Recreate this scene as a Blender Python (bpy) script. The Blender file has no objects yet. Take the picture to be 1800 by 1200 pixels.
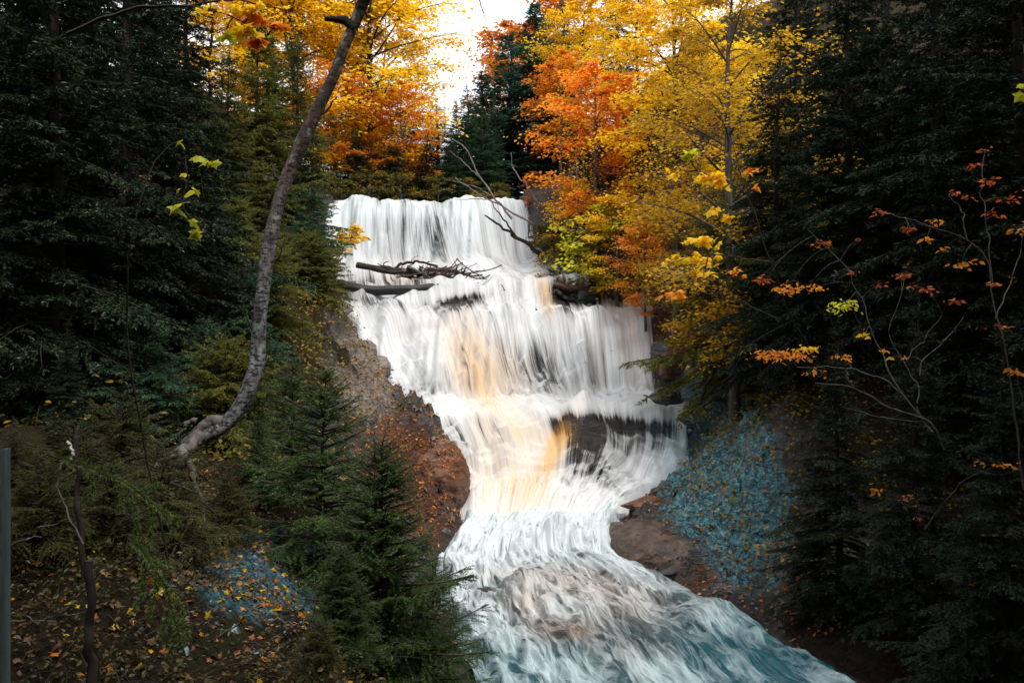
import bpy, math, random
import numpy as np
R_ = math.radians
RNG = np.random.default_rng(11)
random.seed(5)
SC = bpy.context.scene
COL = SC.collection
F = 1400.0
CAMZ = 5.0

def pt(px, py, Y):
    """photo pixel + distance -> world point"""
    return np.array([(px-900)/F*Y, Y, CAMZ+(600-py)/F*Y])
def PX(X, Y, Z):
    Yc = np.maximum(Y, .5)
    return 900+X/Yc*F, 600-(Z-CAMZ)/Yc*F

# ------------------------------------------------------------------ noise
def _h(ix, iy, s):
    h = (ix.astype(np.int64)*374761393 + iy.astype(np.int64)*668265263 + s*974634777) & 0xffffffff
    h = ((h ^ (h >> 13))*1274126177) & 0xffffffff
    h = h ^ (h >> 16)
    return (h & 0xffffff)/float(0xffffff)
def vn(x, y, s=0):
    x = np.asarray(x, float); y = np.asarray(y, float)
    x, y = np.broadcast_arrays(x, y)
    ix = np.floor(x); iy = np.floor(y); fx = x-ix; fy = y-iy
    fx = fx*fx*fx*(fx*(fx*6-15)+10); fy = fy*fy*fy*(fy*(fy*6-15)+10)
    a = _h(ix, iy, s); b = _h(ix+1, iy, s); c = _h(ix, iy+1, s); d = _h(ix+1, iy+1, s)
    return (a*(1-fx)+b*fx)*(1-fy)+(c*(1-fx)+d*fx)*fy*1.0
def fbm(x, y, s=0, o=4):
    t = 0; a = .5; n = 0
    for i in range(o):
        t = t+a*vn(x*2**i+17.3*i, y*2**i-9.1*i, s+i*31); n += a; a *= .5
    return t/n
def sstep(a, b, x):
    t = np.clip((np.asarray(x, float)-a)/(b-a), 0, 1)
    return t*t*(3-2*t)
def gs(px, py, cx, cy, sx, sy, ang=0):
    dx = px-cx; dy = py-cy; c = math.cos(R_(ang)); s = math.sin(R_(ang))
    u = (dx*c+dy*s)/sx; v = (-dx*s+dy*c)/sy
    return np.exp(-.5*(u*u+v*v))
def norm(v):
    v = np.asarray(v, float)
    return v/np.maximum(np.linalg.norm(v, axis=-1, keepdims=True), 1e-9)

# ------------------------------------------------------------------ mesh building
class MB:
    def __init__(s):
        s.V = []; s.L = []; s.S = []; s.n = 0; s.M = []
    def add(s, verts, faces, mat=0):
        verts = np.asarray(verts, float).reshape(-1, 3); faces = np.asarray(faces, int)
        if len(faces) == 0: return
        s.V.append(verts); s.L.append((faces+s.n).ravel())
        s.S.append(np.full(len(faces), faces.shape[1])); s.M.append(np.full(len(faces), mat)); s.n += len(verts)
    def tube(s, pts, rad, sides=6, mat=0, cap=True, rough=0.0, seed=0):
        pts = np.asarray(pts, float); n = len(pts)
        rad = np.broadcast_to(np.asarray(rad, float), (n,))
        t = norm(np.gradient(pts, axis=0))
        up = np.array([0., 0, 1]) if abs(t[0][2]) < .9 else np.array([1., 0, 0])
        a = norm(np.cross(t, up)); b = np.cross(t, a)
        th = np.arange(sides)/sides*2*np.pi
        rr = rad[:, None]*np.ones(sides)
        if rough: rr = rr*(1+rough*(vn(np.arange(n)[:, None]*.33+seed, th[None]*1.3, seed)-.5)*2)
        ring = pts[:, None]+rr[..., None]*(np.cos(th)[None, :, None]*a[:, None]+np.sin(th)[None, :, None]*b[:, None])
        V = ring.reshape(-1, 3)
        i = np.arange(n-1)[:, None]*sides; j = np.arange(sides)[None]; k = (j+1) % sides
        f = np.stack([i+j, i+k, i+sides+k, i+sides+j], -1).reshape(-1, 4)
        s.add(V, f, mat)
        if cap:
            for e, o in ((0, 0), (n-1, (n-1)*sides)):
                c = pts[e]; VV = np.vstack([ring[e], c]); jj = np.arange(sides)
                ff = np.stack([jj, (jj+1) % sides, np.full(sides, sides)], -1)
                s.add(VV, ff, mat)
    def tubes(s, pts, rad, sides=3, mat=0):
        """many tubes at once: pts (m,n,3), rad (m,n)"""
        m, n = pts.shape[:2]
        t = norm(np.gradient(pts, axis=1))
        up = np.array([0.13, 0.21, 1.0]); a = norm(np.cross(t, up)); b = np.cross(t, a)
        th = np.arange(sides)/sides*2*np.pi
        ring = pts[:, :, None]+rad[:, :, None, None]*(np.cos(th)[None, None, :, None]*a[:, :, None]+np.sin(th)[None, None, :, None]*b[:, :, None])
        base = np.arange(m)[:, None, None]*n*sides
        i = np.arange(n-1)[None, :, None]*sides; j = np.arange(sides)[None, None]; k = (j+1) % sides
        f = np.stack(np.broadcast_arrays(base+i+j, base+i+k, base+i+sides+k, base+i+sides+j), -1).reshape(-1, 4)
        s.add(ring.reshape(-1, 3), f, mat)
    def scatter(s, tv, tf, pos, ax, ay, az, sc, mat=0):
        """instances of a small template at pos with axes ax, ay, az and size sc"""
        n = len(pos)
        if n == 0: return
        tv = np.asarray(tv, float); tf = np.asarray(tf, int); k = len(tv)
        V = pos[:, None]+np.asarray(sc).reshape(n, 1, 1)*(tv[None, :, 0:1]*ax[:, None]+tv[None, :, 1:2]*ay[:, None]+tv[None, :, 2:3]*az[:, None])
        f = (np.arange(n)[:, None, None]*k+tf[None]).reshape(-1, tf.shape[1])
        s.add(V.reshape(-1, 3), f, mat)
    def mesh(s, name, mats, smooth=False):
        me = bpy.data.meshes.new(name)
        V = np.concatenate(s.V); L = np.concatenate(s.L); S = np.concatenate(s.S); M = np.concatenate(s.M)
        me.vertices.add(len(V)); me.vertices.foreach_set('co', V.astype(np.float32).ravel())
        me.loops.add(len(L)); me.loops.foreach_set('vertex_index', L.astype(np.int32))
        me.polygons.add(len(S))
        st = np.concatenate([[0], np.cumsum(S)[:-1]])
        me.polygons.foreach_set('loop_start', st.astype(np.int32))
        me.polygons.foreach_set('material_index', M.astype(np.int32))
        me.polygons.foreach_set('use_smooth', np.full(len(S), smooth))
        me.update(calc_edges=True)
        for m in (mats if isinstance(mats, (list, tuple)) else [mats]): me.materials.append(m)
        return me
    def obj(s, name, mats, parent=None, smooth=False):
        return link(name, s.mesh(name, mats, smooth), parent)

def link(name, data, parent=None):
    o = bpy.data.objects.new(name, data); COL.objects.link(o)
    if parent: o.parent = parent
    return o
def tag(o, label=None, cat=None, group=None, kind=None):
    for k, v in (('label', label), ('category', cat), ('group', group), ('kind', kind)):
        if v: o[k] = v
    return o
def root(name, loc, label, cat, group=None, rz=0, sc=1.0):
    o = link(name, None); o.location = [float(c) for c in loc]; o.rotation_euler.z = rz
    o.scale = (sc,)*3 if np.isscalar(sc) else sc
    return tag(o, label, cat, group)
def inst(name, parts, loc, label, cat, group=None, rz=0, sc=1.0, tilt=None):
    """a thing placed from finished part meshes [(part name, mesh)]"""
    o = root(name, loc, label, cat, group, rz, sc)
    if tilt: o.rotation_euler.x, o.rotation_euler.y = tilt
    for pn, me in parts: link(pn, me, o)
    return o

# ------------------------------------------------------------------ materials
class NT:
    def __init__(s, name):
        s.m = bpy.data.materials.new(name); s.m.use_nodes = True
        s.t = s.m.node_tree; s.t.nodes.clear()
        s.out = s.n('ShaderNodeOutputMaterial')
    def n(s, typ, **kw):
        nd = s.t.nodes.new(typ)
        for k, v in kw.items():
            if k.startswith('i_'):
                key = k[2:]; key = int(key) if key.isdigit() else key.replace('_', ' ')
                s.set(nd.inputs[key], v)
            else: setattr(nd, k, v)
        return nd
    def set(s, inp, v):
        if hasattr(v, 'is_output') or isinstance(v, bpy.types.NodeSocket): s.t.links.new(v, inp)
        elif isinstance(v, tuple) and len(v) == 3 and inp.type == 'RGBA': inp.default_value = (*v, 1)
        else: inp.default_value = v
    def ramp(s, fac, stops, interp='LINEAR'):
        r = s.n('ShaderNodeValToRGB'); r.color_ramp.interpolation = interp
        e = r.color_ramp.elements
        while len(e) < len(stops): e.new(.5)
        for el, (p, c) in zip(e, stops):
            el.position = p; el.color = (*c, 1) if isinstance(c, tuple) else (c, c, c, 1)
        s.set(r.inputs[0], fac); return r.outputs[0]
    def mix(s, fac, a, b, mode='MIX'):
        r = s.n('ShaderNodeMix', data_type='RGBA', blend_type=mode)
        s.set(r.inputs[0], fac); s.set(r.inputs[6], a); s.set(r.inputs[7], b); return r.outputs[2]
    def math(s, op, a, b=0.0, c=None, clamp=False):
        r = s.n('ShaderNodeMath', operation=op, use_clamp=clamp); s.set(r.inputs[0], a); s.set(r.inputs[1], b)
        if c is not None: s.set(r.inputs[2], c)
        return r.outputs[0]
    def noise(s, vec, scale=1.0, detail=3.0, rough=.55, dist=0.0, out=0):
        r = s.n('ShaderNodeTexNoise'); 
        if vec is not None: s.set(r.inputs['Vector'], vec)
        s.set(r.inputs['Scale'], scale); s.set(r.inputs['Detail'], detail); s.set(r.inputs['Roughness'], rough); s.set(r.inputs['Distortion'], dist)
        return r.outputs[out]
    def mapping(s, vec, scale=(1, 1, 1), rot=(0, 0, 0), loc=(0, 0, 0)):
        r = s.n('ShaderNodeMapping'); s.set(r.inputs['Vector'], vec)
        r.inputs['Scale'].default_value = scale; r.inputs['Rotation'].default_value = rot; r.inputs['Location'].default_value = loc
        return r.outputs[0]
    def coord(s, o='Object'):
        return s.n('ShaderNodeTexCoord').outputs[o]
    def attr(s, name):
        return s.n('ShaderNodeAttribute', attribute_name=name).outputs['Fac']
    def bump(s, h, strength=.5, dist=.05):
        r = s.n('ShaderNodeBump'); s.set(r.inputs['Height'], h); r.inputs['Strength'].default_value = strength; r.inputs['Distance'].default_value = dist
        return r.outputs[0]
    def done(s, shader):
        s.t.links.new(shader, s.out.inputs[0]); return s.m

def leaf_mat(name, c1, c2, c3=None, trans=.4, clump=.8, gloss=.02, rough=.4):
    t = NT(name)
    rnd = t.n('ShaderNodeNewGeometry').outputs['Random Per Island']
    cl = t.noise(t.coord('Object'), clump, 2.0)
    f = t.math('ADD', t.math('MULTIPLY', rnd, .55), t.math('MULTIPLY', t.math('SUBTRACT', cl, .25), .9), clamp=True)
    stops = [(.1, c1), (.9, c2)] if c3 is None else [(.1, c1), (.5, c2), (.95, c3)]
    col = t.ramp(f, stops)
    oi = t.n('ShaderNodeObjectInfo').outputs['Random']
    hs = t.n('ShaderNodeHueSaturation'); t.set(hs.inputs['Color'], col)
    t.set(hs.inputs['Value'], t.math('ADD', .82, t.math('MULTIPLY', oi, .36)))
    col = hs.outputs[0]
    d = t.n('ShaderNodeBsdfDiffuse', i_Color=col)
    tr = t.n('ShaderNodeBsdfTranslucent', i_Color=col)
    m1 = t.n('ShaderNodeMixShader', i_0=trans); t.t.links.new(d.outputs[0], m1.inputs[1]); t.t.links.new(tr.outputs[0], m1.inputs[2])
    g = t.n('ShaderNodeBsdfGlossy', i_Roughness=rough); g.inputs['Color'].default_value = (.9, .9, .9, 1)
    m2 = t.n('ShaderNodeMixShader', i_0=gloss); t.t.links.new(m1.outputs[0], m2.inputs[1]); t.t.links.new(g.outputs[0], m2.inputs[2])
    return t.done(m2.outputs[0])

def bark_mat(name, a, b, scale=9.0, stretch=.25, rough=.9, spots=None, bstr=.6):
    t = NT(name); co = t.coord('Object')
    n1 = t.noise(t.mapping(co, (scale, scale, scale*stretch)), 1.0, 6.0, .65)
    n2 = t.noise(co, 1.7, 3.0)
    col = t.mix(t.ramp(n1, [(.35, 0.0), (.65, 1.0)]), a, b)
    col = t.mix(t.math('MULTIPLY', t.ramp(n2, [(.45, 0.0), (.7, 1.0)]), .45), col, tuple(c*.4 for c in a))
    if spots:
        v = t.noise(t.mapping(co, (14, 14, 26)), 1.0, 3.0, .6)
        col = t.mix(t.ramp(v, [(.56, 0.0), (.62, 1.0)]), col, spots)
    p = t.n('ShaderNodeBsdfPrincipled', i_Roughness=rough)
    p.inputs['Specular IOR Level'].default_value = .2 if rough > .6 else .5
    t.set(p.inputs['Base Color'], col); t.set(p.inputs['Normal'], t.bump(n1, bstr, .03))
    return t.done(p.outputs[0])
# ================================================================== the ravine
LY = [0, 4, 8, 10, 12.6, 15.1, 17, 20, 22.5, 25, 27.5, 30, 33, 36, 40, 44, 46, 50, 60]
LX = [5, 3.2, 1.0, .35, -.36, -.95, -1.3, -1.75, -1.25, -1.5, -2.3, -4.0, -4.95, -7.4, -9.0, -10.1, -10.2, -9.8, -9]
RX = [12, 9.4, 7.0, 5.9, 5.0, 4.4, 3.8, 2.5, 2.8, 4.5, 5.9, 6.6, 5.75, 6.0, 6.6, 1.3, .25, -.2, -1]
def Ledge(Y): return np.interp(Y, LY, LX)+(fbm(Y*.45, 3.3, 5, 3)-.5)*.7+(fbm(Y*2.1, 5.3, 6, 3)-.5)*.35
def Ls(Y): return np.interp(Y, _ey, _el)
def Rs(Y): return np.interp(Y, _ey, _er)
def Redge(Y): return np.interp(Y, LY, RX)+(fbm(Y*.45, 8.3, 9, 3)-.5)*.7+(fbm(Y*2.1, 9.3, 10, 3)-.5)*.35
_ey = np.linspace(-30, 90, 2401); _w = np.hanning(41); _w /= _w.sum()
_el = np.convolve(np.pad(np.interp(_ey, LY, LX), 20, 'edge'), _w, 'valid'); _er = np.convolve(np.pad(np.interp(_ey, LY, RX), 20, 'edge'), _w, 'valid')
PY_ = [-30, 0, 12, 20, 20.8, 24.6, 25.2, 26.2, 28.6, 29.6, 32.6, 33.1, 34.6, 35.5, 36.2, 38, 38.4, 39.3, 40, 42.2, 42.8, 43.6, 44.0, 44.8, 45.3, 46, 60, 90]
PZ_ = [-1.2, -.9, -.5, -.43, -.25, .1, .3, .8, 2.05, 2.3, 2.55, 2.9, 5.0, 6.1, 6.45, 6.65, 7.0, 7.95, 8.15, 8.4, 8.8, 9.1, 9.8, 12.0, 12.8, 13.0, 13.6, 15]
_ys = np.linspace(-30, 90, 2401)
_zs = np.interp(_ys, PY_, PZ_)
_k = np.ones(9)/9; _zs = np.convolve(np.pad(_zs, 4, 'edge'), _k, 'valid')
_kk = np.ones(121)/121; _zsm = np.convolve(np.pad(_zs, 60, 'edge'), _kk, 'valid')
def prof(Y): return np.interp(Y, _ys, _zs)
def profs(Y): return np.interp(Y, _ys, _zsm)

def warp(X, Y):
    a = sstep(20, 24, Y)
    w = (fbm(X*.42, Y*.12, 21, 2)-.5)*1.9+(vn(X*1.3, Y*.3, 22)-.5)*.8+(vn(X*3.6, Y*.3, 24)-.5)*.28
    return Y+a*w
def bed(X, Y, rock=1.0):
    """stream bed: the falls' profile with wavering lips and shale ledges"""
    z = prof(warp(X, Y))
    px, py = PX(X, Y, z)
    z = z-.65*sstep(-.6, -1.8, X)*np.exp(-((Y-41)/1.6)**4)
    z = z+sstep(25, 26.5, Y)*((fbm(X*.9, Y*.8, 26, 3)-.5)*.55+.22*(sstep(.35, .65, vn(X*.7, Y*.9, 27))-.5))
    # wedge of rock that splits the lower fall, and the shelf on its right
    z = z+.55*np.exp(-((X-2.45)/.55)**2-((Y-28.7)/1.0)**2)
    z = z+.4*sstep(1.9, 2.8, X)*sstep(7.4, 6, X)*np.exp(-((Y-29.3)/.8)**2)
    z = z-.45*np.exp(-((X-.95)/.55)**2-((Y-27.6)/1.4)**2)
    z = z+.6*np.exp(-((X-1.2)/.45)**2-((Y-20.7)/.55)**2)
    z = z+.32*np.exp(-((X-3.6)/.5)**2-((Y-39.2)/.7)**2)
    z = z+.75*np.exp(-((X+2.6)/.6)**2-((Y-38.6)/.35)**2)+.35*np.exp(-((X+1.2)/.8)**2-((Y-42.7)/.4)**2)+.5*np.exp(-((X+5.6)/.7)**2-((Y-39.6)/.3)**2)
    if rock:
        ex = sstep(24, 25.6, Y)
        st = z/.34+fbm(X*.6, Y*.6, 31, 3)*1.6
        fr = st-np.floor(st)
        z = z+rock*ex*(.34*(sstep(.15, .85, fr)-fr)*.75+(fbm(X*1.7, Y*1.7, 33, 4)-.5)*.22)
        z = z+rock*(1-ex)*((fbm(X*.9, Y*.9, 35, 4)-.55)*.25-.12)
    return z
def ground(X, Y):
    X = np.asarray(X, float); Y = np.asarray(Y, float)
    L = Ledge(Y); Rr = Redge(Y)
    dl = np.maximum(L-X, 0); dr = np.maximum(X-Rr, 0); d = dl+dr
    base = bed(X, Y)
    sm = profs(Y)
    kl = np.interp(Y, [0, 12, 16, 20, 25, 32, 45, 60], [.9, .95, .75, .95, 1.05, 1.2, .9, .4])
    cap = np.interp(Y, [0, 12, 18, 24, 30, 60], [3.1, 3.2, 3.8, 6.5, 9, 6])
    rl = kl*dl
    rl = np.where(rl > cap, cap+(rl-cap)*.3, rl)
    kr = np.interp(Y, [0, 12, 18, 25, 30, 34, 45, 60], [.5, .4, .45, .65, .75, .9, .8, .4])
    rr = kr*np.minimum(dr, 3)+1.0*np.clip(dr-3, 0, 9)+.35*np.maximum(dr-12, 0)
    w = sstep(0, 2.2, d)
    z = base*(1-w)+(sm+(base-prof(Y))*.5)*w+(rl+rr)*sstep(-.2, .5, d)
    # lumpy bank, ledges near the stream
    nz = (fbm(X*.33, Y*.33, 41, 4)-.5)*1.3*sstep(.3, 4, d)+(fbm(X*1.6, Y*1.6, 43, 3)-.5)*.28*sstep(.1, 1, d)
    z = z+nz
    led = sstep(.05, .6, d)*sstep(7, 3, d)*sstep(13, 16, Y)
    st = z/.45+fbm(X*.4, Y*.4, 45, 3)*1.8; fr = st-np.floor(st)
    z = z+led*.45*(sstep(.25, .75, fr)-fr)*1.1
    rz = sstep(.1, .8, d)*sstep(6, 3, d)*sstep(16, 19, Y)
    z = z+rz*(np.abs(fbm(X*.9+3, Y*.9, 47, 4)-.5)*-1.6+.2+(fbm(X*3.1, Y*3.1, 48, 3)-.5)*.22)
    # undercut toe of the left bank beside the basin
    z = z+1.5*np.exp(-((X+2.6)/.8)**4-((Y-24)/1.8)**2)*sstep(0, .3, dl)
    # hills close the valley farther off
    z = z+sstep(60, 120, Y)*6+sstep(22, 60, np.abs(X))*7
    return z
def gz(X, Y): return float(ground(np.array([X]), np.array([Y]))[0])

def grid_faces(nx, ny):
    i = np.arange(ny-1)[:, None]*nx; j = np.arange(nx-1)[None]
    return np.stack([i+j, i+j+1, i+nx+j+1, i+nx+j], -1).reshape(-1, 4)
def pattr(me, name, val):
    a = me.attributes.new(name, 'FLOAT', 'POINT'); a.data.foreach_set('value', np.asarray(val, np.float32).ravel())

def axis(pts):
    out = [pts[0][0]]
    for (a, s), (b, _) in zip(pts[:-1], pts[1:]):
        n = max(1, int(round((b-a)/s))); out += list(a+(b-a)*(np.arange(n)+1)/n)
    return np.array(out)
gx = axis([(-300, 30), (-60, 3), (-24, .6), (-12, .12), (10, .5), (24, 3), (60, 30), (300, 1)])
gy = axis([(-60, 8), (-12, 1.0), (3, .25), (8, .11), (47, .6), (75, 5), (130, 40), (500, 1)])
GX, GY = np.meshgrid(gx, gy)
GZ = ground(GX, GY)
px, py = PX(GX, GY, GZ)
g = MB(); g.add(np.stack([GX, GY, GZ], -1).reshape(-1, 3), grid_faces(len(gx), len(gy)))

t = NT('ravine_ground')
co = t.coord('Object')
brk = t.noise(co, 1.6, 6.0, .68)
def mask(a, lo=.45, hi=.75): return t.ramp(t.math('ADD', t.attr(a), t.math('MULTIPLY', t.math('SUBTRACT', brk, .5), 1.5)), [(lo, 0.0), (hi, 1.0)])
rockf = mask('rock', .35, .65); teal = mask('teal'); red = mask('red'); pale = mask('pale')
warpv = t.n('ShaderNodeVectorMath', operation='ADD'); t.set(warpv.inputs[0], co)
nv = t.n('ShaderNodeVectorMath', operation='SCALE'); t.set(nv.inputs[0], t.noise(co, 1.1, 3, out=1)); nv.inputs['Scale'].default_value = .5
t.set(warpv.inputs[1], nv.outputs[0])
lay = t.noise(t.mapping(warpv.outputs[0], (.7, .7, 9)), 1.0, 5.0, .65)
fine = t.noise(co, 11.0, 8.0, .78)
grit = t.noise(co, 38.0, 4.0, .75)
blot = t.noise(co, 1.3, 4.0, .6)
crk = t.n('ShaderNodeTexVoronoi', feature='DISTANCE_TO_EDGE'); t.set(crk.inputs['Vector'], t.mapping(warpv.outputs[0], (1.1, 1.1, 3.2))); crk.inputs['Scale'].default_value = 1.4
crack = t.ramp(crk.outputs['Distance'], [(0.0, 0.0), (.05, 1.0)])
stone = t.n('ShaderNodeTexVoronoi'); t.set(stone.inputs['Vector'], co); stone.inputs['Scale'].default_value = 13
rock = t.ramp(lay, [(.3, (.02, .021, .024)), (.48, (.07, .066, .064)), (.6, (.12, .105, .095)), (.75, (.05, .046, .045))])
rock = t.mix(t.math('MULTIPLY', t.ramp(blot, [(.4, 0.0), (.65, 1.0)]), .4), rock, (.10, .075, .055))
tealc = t.ramp(t.math('ADD', t.math('MULTIPLY', stone.outputs['Color'], .35), t.math('MULTIPLY', fine, .65)), [(.3, (.008, .02, .028)), (.44, (.03, .13, .17)), (.56, (.09, .34, .41)), (.7, (.28, .58, .62))])  # rock colour with a blue skylight cast painted in
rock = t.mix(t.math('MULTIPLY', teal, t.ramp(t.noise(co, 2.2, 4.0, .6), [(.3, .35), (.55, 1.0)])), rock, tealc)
redc = t.ramp(t.math('ADD', t.math('MULTIPLY', lay, .5), t.math('MULTIPLY', fine, .5)), [(.36, (.02, .008, .005)), (.48, (.11, .035, .013)), (.56, (.24, .085, .03)), (.68, (.36, .16, .08))])
rock = t.mix(red, rock, redc)
palec = t.ramp(t.math('ADD', t.math('MULTIPLY', lay, .55), t.math('MULTIPLY', fine, .45)), [(.38, (.10, .085, .075)), (.5, (.30, .25, .22)), (.7, (.42, .36, .33))])
rock = t.mix(pale, rock, palec)
soil = t.ramp(fine, [(.36, (.006, .004, .003)), (.5, (.022, .014, .009)), (.62, (.06, .036, .022))])
soil = t.mix(t.ramp(grit, [(.55, 0.0), (.68, .8)]), soil, (.085, .055, .035))
soil = t.mix(t.ramp(blot, [(.45, 0.0), (.6, .6)]), soil, (.03, .035, .012))
rock = t.mix(t.math('MULTIPLY', t.math('SUBTRACT', 1.0, crack), .7), rock, (.01, .009, .009))
rock = t.mix(t.ramp(grit, [(.35, .75), (.55, 0.0)]), rock, (.012, .012, .014))
col = t.mix(rockf, soil, rock)
col = t.mix(t.math('MULTIPLY', t.math('SUBTRACT', 1.0, rockf), teal), col, t.ramp(fine, [(.36, (.012, .03, .04)), (.5, (.055, .14, .18)), (.62, (.16, .30, .35))]))  # teal over bare soil: blue reflection painted into the ground colour
wet = t.attr('wet'); col = t.mix(t.math('MULTIPLY', wet, .75), col, t.mix(lay, (.006, .006, .008), (.045, .04, .038)))
hh = t.math('ADD', t.math('MULTIPLY', t.math('ADD', lay, t.math('MULTIPLY', crack, .25)), t.math('MULTIPLY', rockf, 1.2)), t.math('ADD', t.math('MULTIPLY', fine, .8), t.math('MULTIPLY', grit, .3)))
rock = rock
p = t.n('ShaderNodeBsdfPrincipled'); t.set(p.inputs['Base Color'], col); t.set(p.inputs['Specular IOR Level'], t.math('ADD', .08, t.math('MULTIPLY', rockf, .42)))
t.set(p.inputs['Roughness'], t.math('SUBTRACT', .85, t.math('MULTIPLY', rockf, .45)))
t.set(p.inputs['Normal'], t.bump(hh, 1.0, .12))
M_ground = t.done(p.outputs[0])
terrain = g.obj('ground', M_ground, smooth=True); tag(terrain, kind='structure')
L = Ledge(GY); Rr = Redge(GY); d = np.maximum(L-GX, 0)+np.maximum(GX-Rr, 0)
rockA = sstep(5.5, 2.5, d+(fbm(GX*.7, GY*.7, 51, 3)-.5)*3)*sstep(13, 18, GY)
rockA = np.maximum(rockA, sstep(.7, .2, d))
tealA = np.clip(gs(px, py, 1270, 840, 75, 130, -18)*1.7, 0, 1)*(GY > 13)*(GX > 2)  # where blue skylight is painted onto the right slope
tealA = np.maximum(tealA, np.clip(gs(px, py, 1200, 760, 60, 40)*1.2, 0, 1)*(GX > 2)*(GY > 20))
nearT = np.clip(gs(px, py, 480, 1015, 105, 62)*1.5, 0, 1)*(GY < 14)*(GX < 0)  # where a blue reflection is painted onto the near left ground
redA = np.clip(gs(px, py, 735, 850, 55, 95, -30)*1.4, 0, 1)*(GX < 0)*(GY > 18)
redA = np.maximum(redA, np.clip(gs(px, py, 1190, 590, 50, 45)*1.2, 0, .8)*(GX > 2)*(GY > 25))
redA = np.maximum(redA, np.clip(gs(px, py, 1170, 975, 90, 40, 25)*.9, 0, .55)*(GX > 2)*(GY > 14))
paleA = np.clip(gs(px, py, 640, 660, 45, 70)*1.3, 0, 1)*(GX < 0)*(GY > 22)
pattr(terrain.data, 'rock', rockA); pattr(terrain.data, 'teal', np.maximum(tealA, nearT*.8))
pattr(terrain.data, 'wet', sstep(.9, .0, d+(fbm(GX*1.5, GY*1.5, 57, 3)-.5)*1.2)*sstep(13, 16, GY))
pattr(terrain.data, 'red', redA); pattr(terrain.data, 'pale', paleA)

# ================================================================== the water
def water_sheet(name, y0, y1, nu, dy, thick, kind):
    Ys = np.arange(y1, y0-1e-6, -dy)
    us = np.linspace(-.045, 1.045, nu)
    U, YY = np.meshgrid(us, Ys)
    XX = Ls(YY)*(1-U)+Rs(YY)*U
    zb = bed(XX, YY, 0.0)
    # arc length down the stream
    zc = prof(Ys); s = np.concatenate([[0], np.cumsum(np.hypot(np.diff(Ys), np.diff(zc)))])
    S = np.broadcast_to(s[:, None], U.shape)
    u = U*10.0
    px, py = PX(XX, YY, zb)
    edge = np.minimum(U, 1-U)+.03
    if kind == 'fall':
        rid = (fbm(u*1.1+vn(S*.1, u*.3, 3)*.8, S*.12, 61, 4)-.5)*.34+(vn(u*5.5, S*.35, 67)-.5)*.07
        z = zb+thick+rid*sstep(0, .12, edge)+thick*.4
        z = np.where(edge < .05, z-(.05-np.maximum(edge, -.02))*5*thick, z)-.5*sstep(23.8, 21.3, YY)
        # boiling feet of the falls
        for (yc, w, h) in ((33.0, .55, .22), (24.6, 1.1, .34), (43.5, .5, .15), (38.1, .4, .1), (22.8, 1.5, .15)):
            z = z+np.exp(-((YY-yc)/w)**2)*h*(.5+fbm(XX*1.4, YY*1.4, 71, 3))*sstep(0, .08, edge)
    else:
        fl = fbm(u*.5+.6*vn(S*.2, u*.4, 5), S*.3, 81, 3)
        fq = .35+.65*sstep(23.5, 18.5, YY)
        fq = fq*sstep(25.6, 24.2, YY)
        z = zb+thick+((fl-.5)*.6+(.5-np.abs(fbm(u*1.5+fl*2, S*.75, 85, 3)-.5)*2)*.3-.12+(fbm(u*4.5, S*2.2, 87, 2)-.5)*.1)*fq+.22*fq*(fbm(XX*2.3, YY*2.3, 88, 3)-.4)*sstep(19.5, 21.5, YY)+.2*sstep(17, 13, YY)-.3*sstep(24.9, 25.5, YY)+.02
        z = z+.38*np.exp(-((px-935)/55)**2-((py-1055)/28)**2)+.3*np.exp(-((px-1000)/60)**2-((py-1100)/25)**2)
        z = z+.35*np.exp(-((px-1240)/60)**2-((py-1110)/30)**2)
        z = z-.25*sstep(.06, 0, edge)
    m = MB(); m.add(np.stack([XX, YY, z], -1).reshape(-1, 3), grid_faces(nu, len(Ys))[:, ::-1])
    me = m.mesh(name, [], True)
    # flow coordinates in metres
    uvl = me.uv_layers.new(name='flow')
    idx = np.empty(len(me.loops), np.int32); me.loops.foreach_get('vertex_index', idx)
    uv = np.stack([u, S], -1).reshape(-1, 2)[idx]
    uvl.data.foreach_set('uv', uv.astype(np.float32).ravel())
    px, py = PX(XX, YY, z)
    return me, px, py, XX, YY, z, U
me, px, py, XX, YY, ZZ, UU = water_sheet('waterfall', 20.6, 47.5, 210, .045, .13, 'fall')
D = np.full(px.shape, .74)
slope = np.abs(np.gradient(ZZ, axis=0))/.045
D = D-.05+.24*sstep(.7, .2, slope)*(YY < 36)
D = D-.5*sstep(.05, -.005, np.minimum(UU, 1-UU)+.03)*(.4+vn(XX*2, YY*1.3, 77))-1.8*sstep(22.9, 20.8, YY+(fbm(XX*1.3, YY*.7, 78, 3)-.5)*1.6)
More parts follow.
